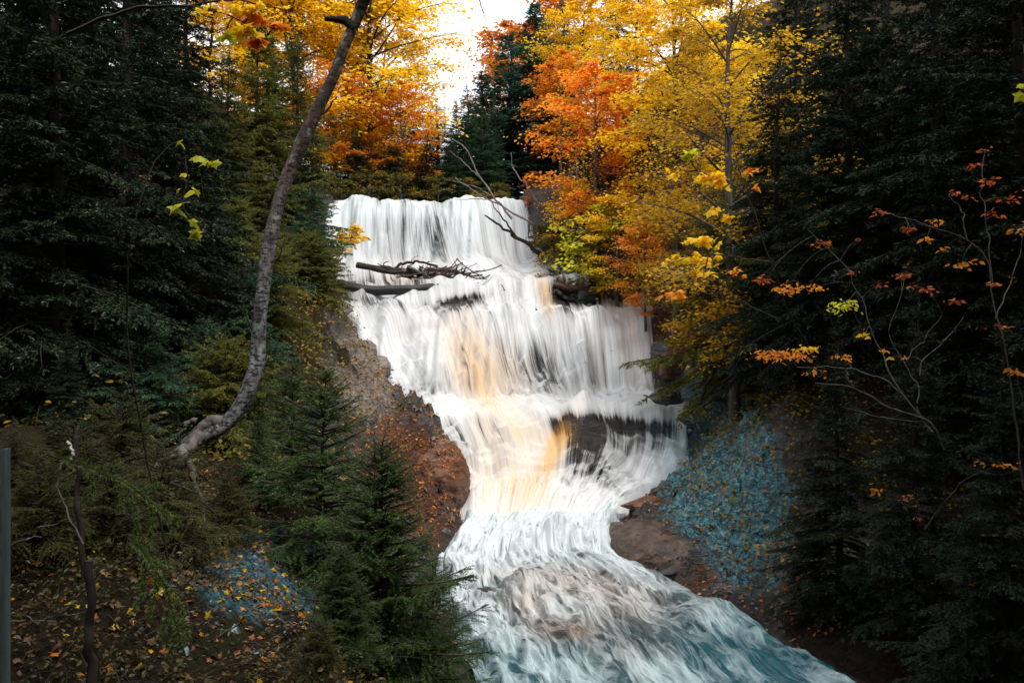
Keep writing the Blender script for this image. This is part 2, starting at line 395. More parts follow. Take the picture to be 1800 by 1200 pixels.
for (cx, cy, sx, sy, an, a) in (
        (690, 410, 45, 45, 8, -.2), (760, 420, 30, 50, 0, -.26), (780, 430, 9, 40, 0, -.2), (860, 420, 40, 45, 0, .12), (600, 400, 30, 40, 0, .14),
        (700, 497, 75, 10, 0, -.3), (610, 490, 30, 14, 0, -.1), (660, 528, 70, 8, 8, -.25), (635, 535, 60, 12, 15, -.12), (808, 530, 34, 10, -12, -.85), (1000, 520, 28, 22, 0, -.7), (1050, 512, 35, 12, 0, -.5), (1090, 530, 40, 10, 0, -.12),
        (910, 515, 8, 20, 0, -.22), (740, 690, 22, 22, 20, -.34), (815, 660, 14, 36, -12, -.25), (905, 640, 16, 50, -8, -.32), (945, 650, 18, 48, -6, -.32),
        (985, 650, 22, 45, -6, -.2), (1040, 640, 20, 45, -5, -.2), (1085, 640, 15, 45, 0, -.08), (758, 768, 42, 24, 25, -.5), (795, 830, 22, 50, -14, -.45), (690, 620, 60, 60, 0, .13),
        (1070, 745, 70, 15, 3, -.6), (1150, 752, 40, 12, 0, -.32), (990, 748, 16, 12, -30, -.5), (1020, 770, 14, 30, 25, -.4), (1035, 800, 30, 35, 25, -.42), (1075, 800, 34, 22, 20, -.2), (1140, 778, 50, 16, 0, -.34), (1090, 850, 40, 16, 25, -.3), (1120, 820, 14, 26, 15, -.2), (1190, 800, 16, 50, 15, .16),
        (1020, 830, 25, 30, 30, -.15), (985, 955, 22, 16, -30, -.45), (1030, 960, 40, 25, -25, -.25), (1150, 870, 40, 30, -45, .22), (900, 900, 130, 40, 0, .4), (930, 715, 190, 11, -2, .4), (1060, 955, 25, 25, 0, -.2),
        (745, 370, 90, 8, 0, .1), (900, 590, 40, 20, 0, .1)):
    D = D+a*gs(px, py, cx, cy, sx, sy, an)
A = np.zeros(px.shape)
for (cx, cy, sx, sy, an, a) in (
        (835, 650, 26, 55, -12, .8), (810, 600, 30, 40, -25, .35), (875, 670, 30, 45, -8, .55), (958, 515, 9, 30, -12, 1.0), (1110, 600, 14, 60, -4, .35), (885, 810, 40, 60, -12, .55), (930, 760, 40, 25, 0, .4),
        (972, 795, 11, 48, 25, 1.5), (993, 765, 12, 20, 40, 1.0), (900, 850, 60, 25, 0, .35), (945, 885, 80, 20, 0, .3), (900, 950, 40, 20, 0, .35), (980, 950, 12, 20, -30, .9), (700, 480, 25, 10, 0, .6), (720, 580, 30, 20, 0, .2)):
    A = A+a*gs(px, py, cx, cy, sx, sy, an)
pattr(me, 'dens', D); pattr(me, 'amber', A); pattr(me, 'boil', np.clip(np.exp(-((YY-23.4)/1.5)**2)*1.2+np.exp(-((YY-32.4)/.7)**2)*.8+np.exp(-((YY-43.3)/.4)**2)*.5, 0, 1))
pattr(me, 'teal', sstep(1120, 1220, px)*sstep(700, 760, py)+.25*sstep(480, 380, py))

def water_mat(name, pool):
    t = NT(name)
    uv = t.n('ShaderNodeUVMap', uv_map='flow').outputs[0]
    dens = t.attr('dens'); amb = t.attr('amber'); teal = t.attr('teal')
    if not pool:
        wv = t.n('ShaderNodeVectorMath', operation='ADD'); t.set(wv.inputs[0], uv)
        sc = t.n('ShaderNodeVectorMath', operation='SCALE'); t.set(sc.inputs[0], t.noise(t.mapping(uv, (.35, .09, 1)), 1.0, 2.0, out=1)); sc.inputs['Scale'].default_value = .5
        t.set(wv.inputs[1], sc.outputs[0])
        n1 = t.noise(t.mapping(wv.outputs[0], (2.5, .14, 1)), 1.0, 4.0, .6)
        n2 = t.noise(t.mapping(wv.outputs[0], (11, .3, 1)), 1.0, 3.0, .6)
        n3 = t.noise(t.mapping(wv.outputs[0], (28, .5, 1)), 1.0, 2.0, .6)
        st = t.math('ADD', t.math('ADD', t.math('MULTIPLY', n1, .56), t.math('MULTIPLY', n2, .32)), t.math('MULTIPLY', n3, .12))
        iso = t.noise(t.mapping(wv.outputs[0], (2.6, 1.5, 1)), 1.0, 5.0, .62, .6)
        bm_ = t.n('ShaderNodeMix'); t.set(bm_.inputs[0], t.math('MULTIPLY', t.attr('boil'), .75)); t.set(bm_.inputs[2], st); t.set(bm_.inputs[3], iso); st = bm_.outputs[0]
        f = t.math('ADD', dens, t.math('MULTIPLY', t.math('SUBTRACT', st, .5), 2.6))
        foam = t.ramp(f, [(.1, 0.0), (.42, .42), (.9, 1.0)])
    else:
        wv = t.n('ShaderNodeVectorMath', operation='ADD'); t.set(wv.inputs[0], uv)
        sc = t.n('ShaderNodeVectorMath', operation='SCALE'); t.set(sc.inputs[0], t.noise(t.mapping(uv, (.55, .3, 1)), 1.0, 3.0, .5, .4, out=1)); sc.inputs['Scale'].default_value = 2.1
        t.set(wv.inputs[1], sc.outputs[0])
        n1 = t.noise(t.mapping(wv.outputs[0], (1.0, .42, 1)), 1.0, 4.0, .58, .4)
        n2 = t.noise(t.mapping(wv.outputs[0], (3.4, .85, 1)), 1.0, 4.0, .6, .25)
        n3 = t.noise(t.mapping(wv.outputs[0], (10, 2.2, 1)), 1.0, 3.0, .6, .2)
        def ridge(x): return t.math('SUBTRACT', 1.0, t.math('ABSOLUTE', t.math('MULTIPLY', t.math('SUBTRACT', x, .5), 4.0)))
        st = t.math('ADD', t.math('ADD', t.math('MULTIPLY', n1, .42), t.math('MULTIPLY', n2, .22)), t.math('ADD', t.math('MULTIPLY', n3, .16), t.math('MULTIPLY', ridge(n2), .2)))
        f = t.math('ADD', dens, t.math('MULTIPLY', t.math('SUBTRACT', st, .53), 3.8))
        foam = t.ramp(f, [(.08, 0.0), (.38, .25), (.62, .6), (1.0, 1.0)])
    ambr = t.math('MULTIPLY', amb, t.ramp(t.math('ADD', t.math('MULTIPLY', n2, .6), t.math('MULTIPLY', n1, .4)), [(.34, .1), (.6, 1.0)]), clamp=True)
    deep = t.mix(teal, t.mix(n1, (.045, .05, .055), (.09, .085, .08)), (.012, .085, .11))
    deep = t.mix(ambr, deep, (.40, .20, .05) if not pool else (.26, .13, .045))
    white = t.mix(ambr, (.80, .83, .86), (.80, .54, .28) if not pool else (.8, .66, .5))
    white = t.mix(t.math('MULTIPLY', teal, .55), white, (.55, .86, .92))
    col = t.mix(foam, deep, white)
    p = t.n('ShaderNodeBsdfPrincipled'); t.set(p.inputs['Base Color'], col)
    t.set(p.inputs['Roughness'], t.math('ADD', .22, t.math('MULTIPLY', foam, .5)))
    p.inputs['IOR'].default_value = 1.33
    t.set(p.inputs['Normal'], t.bump(st, .35 if not pool else .6, .05 if not pool else .12))
    tl = t.n('ShaderNodeBsdfTranslucent'); t.set(tl.inputs['Color'], col)
    ms = t.n('ShaderNodeMixShader', i_0=t.math('MULTIPLY', foam, .25)); t.t.links.new(p.outputs[0], ms.inputs[1]); t.t.links.new(tl.outputs[0], ms.inputs[2])
    if pool: return t.done(ms.outputs[0])
    tp = t.n('ShaderNodeBsdfTransparent')
    al = t.math('ADD', t.ramp(f, [(.05, 0.0), (.4, 1.0)]), t.math('MULTIPLY', ambr, .6), clamp=True)
    m2 = t.n('ShaderNodeMixShader'); t.set(m2.inputs[0], al); t.t.links.new(tp.outputs[0], m2.inputs[1]); t.t.links.new(ms.outputs[0], m2.inputs[2])
    return t.done(m2.outputs[0])
me.materials.append(water_mat('falling_water', False))
wf = tag(link('waterfall', me), kind='structure')

me, px, py, XX, YY, ZZ, UU = water_sheet('river', 2.0, 25.6, 200, .045, .2, 'pool')
D = np.full(px.shape, .34)+.5*sstep(17.5, 21, YY)-.3*sstep(.04, 0, np.minimum(UU, 1-UU))
for (cx, cy, sx, sy, an, a) in ((945, 1045, 75, 32, 0, .16), (925, 1060, 22, 12, 0, -.2), (860, 1035, 30, 20, 0, -.1), (1000, 1110, 60, 20, 10, -.22), (1180, 1120, 60, 25, 0, -.2), (1380, 1170, 50, 40, 0, -.3), (1240, 1100, 26, 14, -30, .3), (1300, 1140, 90, 50, 20, -.16), (870, 1120, 40, 30, 0, .2), (1100, 1000, 60, 15, 20, .15), (1140, 1165, 60, 20, 0, .15), (900, 1180, 60, 20, 0, .1)):
    D = D+a*gs(px, py, cx, cy, sx, sy, an)
A = np.zeros(px.shape)
for (cx, cy, sx, sy, an, a) in ((925, 1055, 30, 20, 0, .4), (950, 1008, 70, 12, 0, .3), (1020, 1030, 50, 14, 0, .3), (985, 1105, 45, 16, 0, .45), (1100, 1060, 60, 25, 0, .3), (1110, 1150, 60, 30, 0, .2)):
    A = A+a*gs(px, py, cx, cy, sx, sy, an)
pattr(me, 'dens', D); pattr(me, 'amber', A)
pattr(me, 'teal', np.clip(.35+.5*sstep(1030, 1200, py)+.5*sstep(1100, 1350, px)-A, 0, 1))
me.materials.append(water_mat('river_water', True))
rv = tag(link('river', me), kind='structure')
# ================================================================== plant makers
RHOMB = (np.array([[0, 0, 0], [.45, -.36, .06], [1, 0, -.1], [.45, .36, .06]]), np.array([[0, 1, 2], [0, 2, 3]]))
_o = [(0, 0), (-.06, -.34), (.17, -.33), (.46, -.58), (.56, -.3), (1, 0), (.56, .3), (.46, .58), (.17, .33), (-.06, .34)]
MAPLE = (np.array([[.3, 0, .05]]+[[x, y, -.4*abs(y)**1.4-.22*x*x] for x, y in _o]), np.array([[0, 1+i, 1+(i+1) % 10] for i in range(10)]))
_o = [(0, 0), (.25, -.22), (.55, -.25), (.85, -.1), (1, 0), (.85, .1), (.55, .25), (.25, .22)]
OVAL = (np.array([[.45, 0, -.06]]+[[x, y, .1*abs(y)*2-.15*x*x] for x, y in _o]), np.array([[0, 1+i, 1+(i+1) % 8] for i in range(8)]))

def leaf_axes(n, r, tilt=.45, heading=None, hs=.7, droop=.25):
    """random leaf frames: roughly level blades that tip and droop"""
    nz = norm(np.stack([r.normal(0, tilt, n), r.normal(0, tilt, n), np.ones(n)], -1))
    a = r.uniform(0, 2*np.pi, n) if heading is None else heading+r.normal(0, hs, n)
    x = np.stack([np.cos(a), np.sin(a), -droop+r.normal(0, .25, n)], -1)
    x = norm(x-nz*np.sum(x*nz, -1, keepdims=True)*.6)
    y = norm(np.cross(nz, x)); z = np.cross(x, y)
    return x, y, z

def conifer(name, seed, h, rad, wood, green, base=.06, nb=130, tsp=.075, needle=.13, nw=.032, sp=.015, droop=.35, up=.25, power=.85, twl=.42, dead=0, gap=0.0, trunk_r=None):
    """a spruce or hemlock: [('trunk', mesh), ('crown', mesh)]"""
    r = np.random.default_rng(seed)
    tr = trunk_r or h*.012+.02
    W = MB(); G = MB()
    zz = np.linspace(-.4, h, 14)
    W.tube(np.stack([vn(zz*.3, seed, 3)*.25-.125, vn(zz*.3, seed, 4)*.25-.125, zz], -1)*np.array([1, 1, 1]), tr*(1-np.clip(zz/h, 0, 1))**.85*1.0+.006, 8, rough=.12)
    t = np.sort(r.uniform(base, .99, nb)); t = base+(t-base)
    t = t**.95
    az = np.arange(nb)*2.39996+r.normal(0, .5, nb)
    lump = .6+.8*vn(az*1.1, t*6, seed+9)
    Lb = (rad*np.clip(1-t, 0, 1)**power*(1-.35*np.exp(-((t-base)/.08)**2))*r.uniform(.6, 1.12, nb)*lump+.06*min(1, rad))
    keep = r.uniform(0, 1, nb) > gap
    t, az, Lb = t[keep], az[keep], Lb[keep]; nb = len(t)
    upb = up*(.2+1.6*t)+r.normal(0, .08, nb); drb = droop*(1.25-t)+r.normal(0, .05, nb)
    out = np.stack([np.cos(az), np.sin(az), np.zeros(nb)], -1); side = np.stack([-np.sin(az), np.cos(az), np.zeros(nb)], -1)
    sway = r.normal(0, .12, nb)
    def bp(i, s):
        p = out[i]*(Lb[i]*s)[:, None]+side[i]*(sway[i]*Lb[i]*s*s)[:, None]
        p[:, 2] += t[i]*h+Lb[i]*(upb[i]*s-drb[i]*s**2+.12*s**4)
        return p
    ss = np.linspace(0, 1, 5); I = np.repeat(np.arange(nb), 5); S = np.tile(ss, nb)
    P_ = bp(I, S).reshape(nb, 5, 3)
    W.tubes(P_, (.006+.012*Lb[:, None]/max(rad, 1)*max(1, rad*.6))*(1-.85*ss[None])+.002, 4)
    # twigs
    nt = np.maximum(5, (Lb/tsp)).astype(int)
    I = np.repeat(np.arange(nb), nt); n = len(I)
    S = r.uniform(.1, 1.0, n)**.8
    tang = norm(bp(I, np.minimum(S+.05, 1.05))-bp(I, S-.02))
    sg = np.where(r.uniform(0, 1, n) < .5, -1, 1)
    ph = r.normal(.95, .22, n)*np.where(S > .93, .3, 1)
    td = norm(tang*np.cos(ph)[:, None]+side[I]*(sg*np.sin(ph))[:, None]+np.array([0, 0, -1.])*r.uniform(-.02, .32, n)[:, None])
    lt = np.clip(twl*Lb[I]*(1.05-S)**.65, .07, .75)*r.uniform(.55, 1.15, n)
    p0 = bp(I, S)
    m = np.maximum(3, (lt/sp)).astype(int)
    J = np.repeat(np.arange(n), m); k = len(J)
    q = r.uniform(0.05, 1, k)
    pos = p0[J]+td[J]*(lt[J]*q)[:, None]; pos[:, 2] -= .16*lt[J]*q*q
    perp = norm(np.cross(td[J], np.array([0, 0, 1.])+r.normal(0, .35, (k, 3))))
    s2 = np.where(r.uniform(0, 1, k) < .5, -1, 1)
    a2 = r.normal(.75, .2, k)
    nd = norm(td[J]*np.cos(a2)[:, None]+perp*(s2*np.sin(a2))[:, None]+np.array([0, 0, 1.])*r.normal(0, .22, k)[:, None])
    nn = norm(np.cross(nd, perp)+r.normal(0, .3, (k, 3)))
    wv = norm(np.cross(nd, nn))
    ln = needle*r.uniform(.7, 1.25, k)*(1-.35*q)
    mid = pos+nd*(ln*.45)[:, None]
    if needle > .05: G.add(np.stack([pos, mid-wv*(nw*.5), pos+nd*ln[:, None]-np.array([0, 0, .15])*ln[:, None], mid+wv*(nw*.5)], 1).reshape(-1, 3), np.arange(4*k).reshape(-1, 4))
    else: G.add(np.stack([pos-wv*(nw*.5), pos+wv*(nw*.5), pos+nd*ln[:, None]], 1).reshape(-1, 3), np.arange(3*k).reshape(-1, 3))
    # leader tuft
    kk = 40; q = r.uniform(0, 1, kk); a = r.uniform(0, 6.28, kk); L0 = min(.5, h*.08)
    tip = np.array([vn(np.array([h*.3]), seed, 3)[0]*.25-.125, vn(np.array([h*.3]), seed, 4)[0]*.25-.125, h])
    pos = tip+np.stack([0*q, 0*q, (q-1)*L0], -1); nd = norm(np.stack([np.cos(a), np.sin(a), .9+0*a], -1)); wv = norm(np.cross(nd, [0, 0, 1.]))
    G.add(np.stack([pos-wv*nw*.5, pos+wv*nw*.5, pos+nd*needle*1.3], 1).reshape(-1, 3), np.arange(3*kk).reshape(-1, 3))
    return [('trunk', W.mesh(name+'_trunk', wood, True)), ('crown', G.mesh(name+'_crown', green))]

def broadleaf(name, seed, h, rad, wood, green, cb=.25, nl=46, ntw=14, nlv=16, leaf=.13, tmpl=RHOMB, lean=(0, 0), trunk_r=None, layer=.55, fill=.5, tilt=.5, shape=.8, twigvis=True):
    r = np.random.default_rng(seed)
    W = MB(); G = MB(); tr = trunk_r or h*.011+.02
    zz = np.linspace(-.4, h, 16); tt = np.clip(zz/h, 0, 1)
    cx = lean[0]*tt**1.4*h+(vn(zz*.25, seed, 5)-.5)*.07*h*tt; cy = lean[1]*tt**1.4*h+(vn(zz*.25, seed, 6)-.5)*.07*h*tt
    W.tube(np.stack([cx, cy, zz], -1), tr*(1-tt)**.8+.008, 8, rough=.1)
    def trunk(t): return np.stack([np.interp(t, tt, cx), np.interp(t, tt, cy), t*h], -1)
    t = np.sort(r.uniform(cb, .985, nl)); az = np.arange(nl)*2.39996+r.normal(0, .5, nl)
    tc = (t-cb)/(1-cb)
    Lb = rad*(np.sin(np.pi*np.clip(tc*.82+.18, 0, 1))**shape)*r.uniform(.55, 1.15, nl)+.12*rad
    el = r.uniform(.15, .65, nl)+.5*tc
    o = np.stack([np.cos(az), np.sin(az), 0*az], -1); sd = np.stack([-np.sin(az), np.cos(az), 0*az], -1); sw = r.normal(0, .2, nl); sag = r.uniform(.1, .4, nl)
    p0 = trunk(t)
    def bp(i, s):
        p = p0[i]+o[i]*(Lb[i]*s*np.cos(el[i]*.8))[:, None]+sd[i]*(sw[i]*Lb[i]*s*s)[:, None]
        p[:, 2] += Lb[i]*(np.sin(el[i])*s-sag[i]*s*s); return p
    ss = np.linspace(0, 1, 6)
    B = bp(np.repeat(np.arange(nl), 6), np.tile(ss, nl)).reshape(nl, 6, 3)
    W.tubes(B, (.35*tr*(1-.55*t)[:, None]*(Lb/rad)[:, None].clip(.4, 1.2))*(1-.88*ss[None])+.004, 5)
    I = np.repeat(np.arange(nl), ntw); n = len(I)
    s = r.uniform(.22, 1, n)**.8
    q0 = bp(I, s); ang = az[I]+r.normal(0, .95, n)
    lt = Lb[I]*r.uniform(.22, .5, n)*(1.15-.5*s)
    td = np.stack([np.cos(ang), np.sin(ang), r.normal(.05, .22, n)], -1)
    u3 = np.linspace(0, 1, 4)
    T = q0[:, None]+td[:, None]*(lt[:, None]*u3[None])[..., None]; T[..., 2] -= .2*lt[:, None]*u3[None]**2
    if twigvis: W.tubes(T, .006*np.ones((n, 1))*(1.2-u3[None])*max(1, tr*6), 3)
    J = np.repeat(np.arange(n), nlv); k = len(J); q = r.uniform(.1, 1.08, k)
    pos = q0[J]+td[J]*(lt[J]*q)[:, None]; pos[:, 2] -= .2*lt[J]*q*q
    sprd = (lt[J]*.28+leaf*.5)[:, None]
    pos = pos+r.normal(0, 1, (k, 3))*sprd*np.array([1, 1, 1-layer])*fill*2*.6
    ax, ay, az_ = leaf_axes(k, r, tilt, ang[J], .9)
    G.scatter(*tmpl, pos, ax, ay, az_, leaf*r.uniform(.6, 1.25, k))
    return [('trunk', W.mesh(name+'_trunk', wood, True)), ('crown', G.mesh(name+'_crown', green))]

# bark
M_sprucebark = bark_mat('spruce_bark', (.03, .024, .02), (.085, .07, .06))
M_greybark = bark_mat('grey_bark', (.05, .043, .038), (.16, .145, .13))
M_darkbark = bark_mat('dark_bark', (.018, .014, .012), (.055, .043, .035))
M_palebark = bark_mat('pale_bark', (.16, .14, .125), (.32, .29, .27), spots=(.05, .04, .035))
# foliage
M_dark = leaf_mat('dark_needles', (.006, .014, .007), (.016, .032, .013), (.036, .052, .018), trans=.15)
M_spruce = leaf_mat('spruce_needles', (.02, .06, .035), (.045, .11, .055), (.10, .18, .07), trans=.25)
M_sap = leaf_mat('sapling_needles', (.02, .048, .018), (.05, .10, .028), (.15, .20, .05), trans=.3, clump=1.6)
M_olive = leaf_mat('olive_needles', (.05, .07, .018), (.13, .15, .03), (.30, .25, .035), trans=.35)
M_teal = leaf_mat('bluegreen_needles', (.02, .07, .06), (.04, .12, .09), (.08, .18, .13), trans=.25)
M_gold = leaf_mat('golden_leaves', (.82, .40, .010), (.92, .60, .015), (.95, .74, .06), trans=.6, clump=.35)
M_orange = leaf_mat('orange_leaves', (.58, .14, .015), (.84, .30, .02), (.90, .50, .04), trans=.55, clump=.5)
M_red = leaf_mat('russet_leaves', (.42, .10, .014), (.72, .22, .02), (.86, .38, .03), trans=.5, clump=.7)
M_russet = leaf_mat('dark_russet_leaves', (.22, .04, .012), (.50, .10, .02), (.68, .20, .03), trans=.4, clump=3)
M_yolive = leaf_mat('olive_yellow_leaves', (.27, .16, .012), (.60, .36, .018), (.82, .52, .03), trans=.5, clump=.6)
M_lime = leaf_mat('lime_leaves', (.35, .38, .02), (.62, .60, .03), (.80, .72, .05), trans=.45)
M_under = leaf_mat('undergrowth_leaves', (.05, .06, .012), (.18, .15, .02), (.42, .22, .03), trans=.35, clump=.9)
M_litter = leaf_mat('fallen_leaf', (.10, .03, .012), (.36, .12, .025), (.55, .30, .07), trans=.1, clump=2.0)

def base_of(px, Y):
    X = (px-900)/F*Y
    return np.array([X, Y, gz(X, Y)])
def h_for(b, py):                       # height that reaches the picture row py
    return CAMZ+(600-py)/F*b[1]-b[2]

def plant(name, make, px, Y, top, label, cat, group=None, rz=None, tilt=None, zoff=0.0):
    """stand a finished kind of plant, made at unit height HH, at column px and distance Y, reaching row top"""
    parts, HH = make
    b = base_of(px, Y); b[2] += zoff
    h = h_for(b, top); sc = h/HH
    return inst(name, parts, b, label, cat, group, RNG.uniform(0, 6.28) if rz is None else rz, sc, tilt)
# ================================================================== kinds of trees
K = {}
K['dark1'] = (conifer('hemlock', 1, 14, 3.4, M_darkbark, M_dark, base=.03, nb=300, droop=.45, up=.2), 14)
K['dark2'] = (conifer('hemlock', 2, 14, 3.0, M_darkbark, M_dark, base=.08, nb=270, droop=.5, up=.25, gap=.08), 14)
K['spruce1'] = (conifer('spruce', 3, 13, 2.5, M_sprucebark, M_spruce, base=.03, nb=300, droop=.3, up=.15), 13)
K['teal1'] = (conifer('fir', 4, 13, 2.5, M_sprucebark, M_teal, base=.05, nb=260, needle=.18, nw=.05, sp=.022, droop=.25, up=.15, gap=.1), 13)
K['olive1'] = (conifer('cedar', 5, 10, 2.2, M_sprucebark, M_olive, base=.03, nb=300, droop=.35, up=.35, power=.6, tsp=.065), 10)
K['sap1'] = (conifer('sapling', 6, 2.4, 1.0, M_sprucebark, M_sap, base=.02, nb=150, needle=.042, nw=.0085, sp=.0058, tsp=.027, droop=.15, up=.28, power=.7, twl=.6, trunk_r=.022), 2.4)
K['sap2'] = (conifer('sapling', 7, 3.0, 1.15, M_sprucebark, M_sap, base=.02, nb=280, needle=.042, nw=.0085, sp=.0058, tsp=.027, droop=.15, up=.26, power=.7, twl=.6, trunk_r=.026), 3.0)
M_understorey = leaf_mat('understorey_needles', (.02, .03, .010), (.06, .07, .018), (.15, .13, .03), trans=.25)
K['sapd'] = (conifer('sapling', 8, 2.0, 1.1, M_sprucebark, M_understorey, base=.02, nb=150, needle=.042, nw=.0085, sp=.0058, tsp=.03, droop=.3, up=.3, power=.6, twl=.6, trunk_r=.02), 2.0)
K['bush1'] = (conifer('cedar_bush', 9, 3.2, 1.9, M_sprucebark, M_olive, base=.02, nb=200, droop=.45, up=.4, power=.5, tsp=.05, needle=.1, nw=.022, sp=.014), 3.2)
K['bush2'] = (conifer('spruce_bush', 10, 3.6, 1.7, M_sprucebark, M_spruce, base=.02, nb=200, droop=.35, up=.3, power=.6, tsp=.05, needle=.1, nw=.022, sp=.014), 3.6)
K['gold1'] = (broadleaf('maple', 21, 15, 4.4, M_darkbark, M_gold, cb=.12, nl=64, ntw=20, nlv=15, leaf=.2, layer=.6), 15)
K['gold2'] = (broadleaf('maple', 22, 15, 3.8, M_darkbark, M_gold, cb=.1, nl=60, ntw=20, nlv=15, leaf=.2, layer=.65, lean=(.05, 0)), 15)
K['orange1'] = (broadleaf('maple', 23, 10, 3.0, M_greybark, M_orange, cb=.16, nl=50, ntw=16, nlv=12, leaf=.19, layer=.65), 10)
K['red1'] = (broadleaf('maple', 24, 5, 1.7, M_greybark, M_red, cb=.15, nl=34, ntw=12, nlv=9, leaf=.14, layer=.6), 5)
K['goldb'] = (broadleaf('maple', 34, 5, 1.9, M_greybark, M_gold, cb=.12, nl=34, ntw=12, nlv=9, leaf=.15, layer=.6), 5)
K['yol1'] = (broadleaf('birch', 25, 12, 2.8, M_greybark, M_yolive, cb=.1, nl=64, ntw=20, nlv=14, leaf=.11, layer=.5), 12)
K['lime1'] = (broadleaf('shrub', 26, 2, 1.1, M_greybark, M_lime, cb=.1, nl=24, ntw=9, nlv=9, leaf=.11, layer=.7), 2)
K['under1'] = (broadleaf('bush', 27, 1.6, 1.1, M_greybark, M_under, cb=.04, nl=26, ntw=9, nlv=10, leaf=.10, layer=.4), 1.6)
K['orsap'] = (broadleaf('sapling', 28, 3.2, 1.1, M_greybark, M_gold, cb=.3, nl=20, ntw=8, nlv=8, leaf=.13, layer=.6), 3.2)

def fat(o, k):
    o.scale[0] *= k; o.scale[1] *= k; return o
G_gold = 'golden maples left of the sky gap'
T = 'maple_tree'
plant(T, K['gold1'], 650, 52, -170, 'broad golden maple rising behind the left half of the upper waterfall', 'tree', G_gold)
plant(T, K['gold2'], 590, 56, -260, 'tall golden maple whose crown fills the top beside the leaning trunk', 'tree', G_gold)
plant(T, K['gold2'], 520, 50, -140, 'golden maple crossed by the leaning grey trunk', 'tree', G_gold)
plant(T, K['gold1'], 672, 60, 10, 'golden maple nearest the white sky gap on its left side', 'tree', G_gold)
plant(T, K['orange1'], 705, 49.5, 150, 'orange topped young maple low against the golden maples above the falls', 'tree', 'orange maples')
plant(T, K['orange1'], 590, 49, 110, 'orange maple half hidden behind the leaning grey trunk', 'tree', 'orange maples')
plant(T, K['gold1'], 480, 54, -120, 'yellow maple showing between the cedars on the left slope', 'tree', G_gold)

# right of the sky gap
fat(plant('fir_tree', K['teal1'], 940, 56, 5, 'blue green fir with an open pointed top at the right edge of the sky gap', 'tree'), 2.0)
fat(plant('fir_tree', K['teal1'], 893, 59, 60, 'shorter blue green fir standing left of the pointed fir in the sky gap', 'tree'), 2.0)
fat(plant('fir_tree', K['teal1'], 985, 60, 70, 'blue green fir half hidden right of the pointed fir', 'tree'), 2.0)
plant('fir_tree', K['spruce1'], 868, 53, 165, 'grey green spruce right above the upper waterfall lip', 'tree')
plant('fir_tree', K['spruce1'], 800, 58, 170, 'small grey green spruce at the foot of the sky gap', 'tree')
plant('fir_tree', K['spruce1'], 1085, 56, -140, 'tall dark spruce rising behind the orange maples to the top edge', 'tree')
plant('fir_tree', K['spruce1'], 990, 62, -30, 'slim far spruce between the blue green fir and the orange maples', 'tree')
plant(T, K['orange1'], 985, 47, 95, 'orange and russet maple beside the blue green fir', 'tree', 'orange maples')
plant(T, K['orange1'], 1050, 42, 120, 'orange maple with pale thin stems right of the upper waterfall', 'tree', 'orange maples')
plant(T, K['gold1'], 1120, 44, -60, 'amber yellow maple right of the orange maples', 'tree', 'amber maples on the right bank')
plant(T, K['gold2'], 1200, 38, -90, 'amber yellow maple leaning over the dark hemlocks on the right bank', 'tree', 'amber maples on the right bank')
plant(T, K['red1'], 935, 46.5, 300, 'small russet maple at the right end of the upper waterfall', 'tree')
plant(T, K['goldb'], 1085, 37.5, 345, 'small golden maple above the log pile on the right', 'tree')
plant(T, K['gold2'], 1015, 53, -20, 'golden maple showing above the orange maples', 'tree', 'amber maples on the right bank')
plant('birch_tree', K['yol1'], 1290, 27, -70, 'olive yellow birch with fine leaves in front of the dark right hand hemlocks', 'tree')
plant('birch_tree', K['yol1'], 1225, 34, 60, 'olive yellow birch below the amber maple on the right bank', 'tree')
plant(T, K['orange1'], 975, 66, -20, 'thin orange maple crown above the blue green firs', 'tree', 'orange maples')
plant(T, K['orange1'], 905, 68, 40, 'far orange maple behind the shorter blue green fir', 'tree', 'orange maples')
fat(plant('fir_tree', K['teal1'], 850, 57, 130, 'blue green fir at the bottom right of the sky gap', 'tree'), 2.2)
# conifers on the right bank, from the falls towards the camera
GR = 'dark hemlocks on the right bank'
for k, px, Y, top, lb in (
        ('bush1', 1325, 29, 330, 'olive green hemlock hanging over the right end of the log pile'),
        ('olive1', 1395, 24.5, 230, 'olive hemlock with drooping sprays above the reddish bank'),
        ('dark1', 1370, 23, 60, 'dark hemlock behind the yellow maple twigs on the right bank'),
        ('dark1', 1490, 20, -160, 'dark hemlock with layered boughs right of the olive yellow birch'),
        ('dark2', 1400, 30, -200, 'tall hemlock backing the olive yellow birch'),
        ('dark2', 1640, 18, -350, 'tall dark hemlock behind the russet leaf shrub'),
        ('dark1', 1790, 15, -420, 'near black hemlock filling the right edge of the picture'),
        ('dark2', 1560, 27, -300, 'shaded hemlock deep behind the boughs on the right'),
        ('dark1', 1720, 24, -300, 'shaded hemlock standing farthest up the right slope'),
        ('dark1', 1470, 14.5, 560, 'low dark hemlock overhanging the shale slope painted with blue skylight'),
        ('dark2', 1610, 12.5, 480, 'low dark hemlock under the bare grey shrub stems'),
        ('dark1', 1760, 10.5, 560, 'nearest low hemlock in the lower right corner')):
    plant('hemlock_tree', K[k], px, Y, top, lb, 'tree', GR)
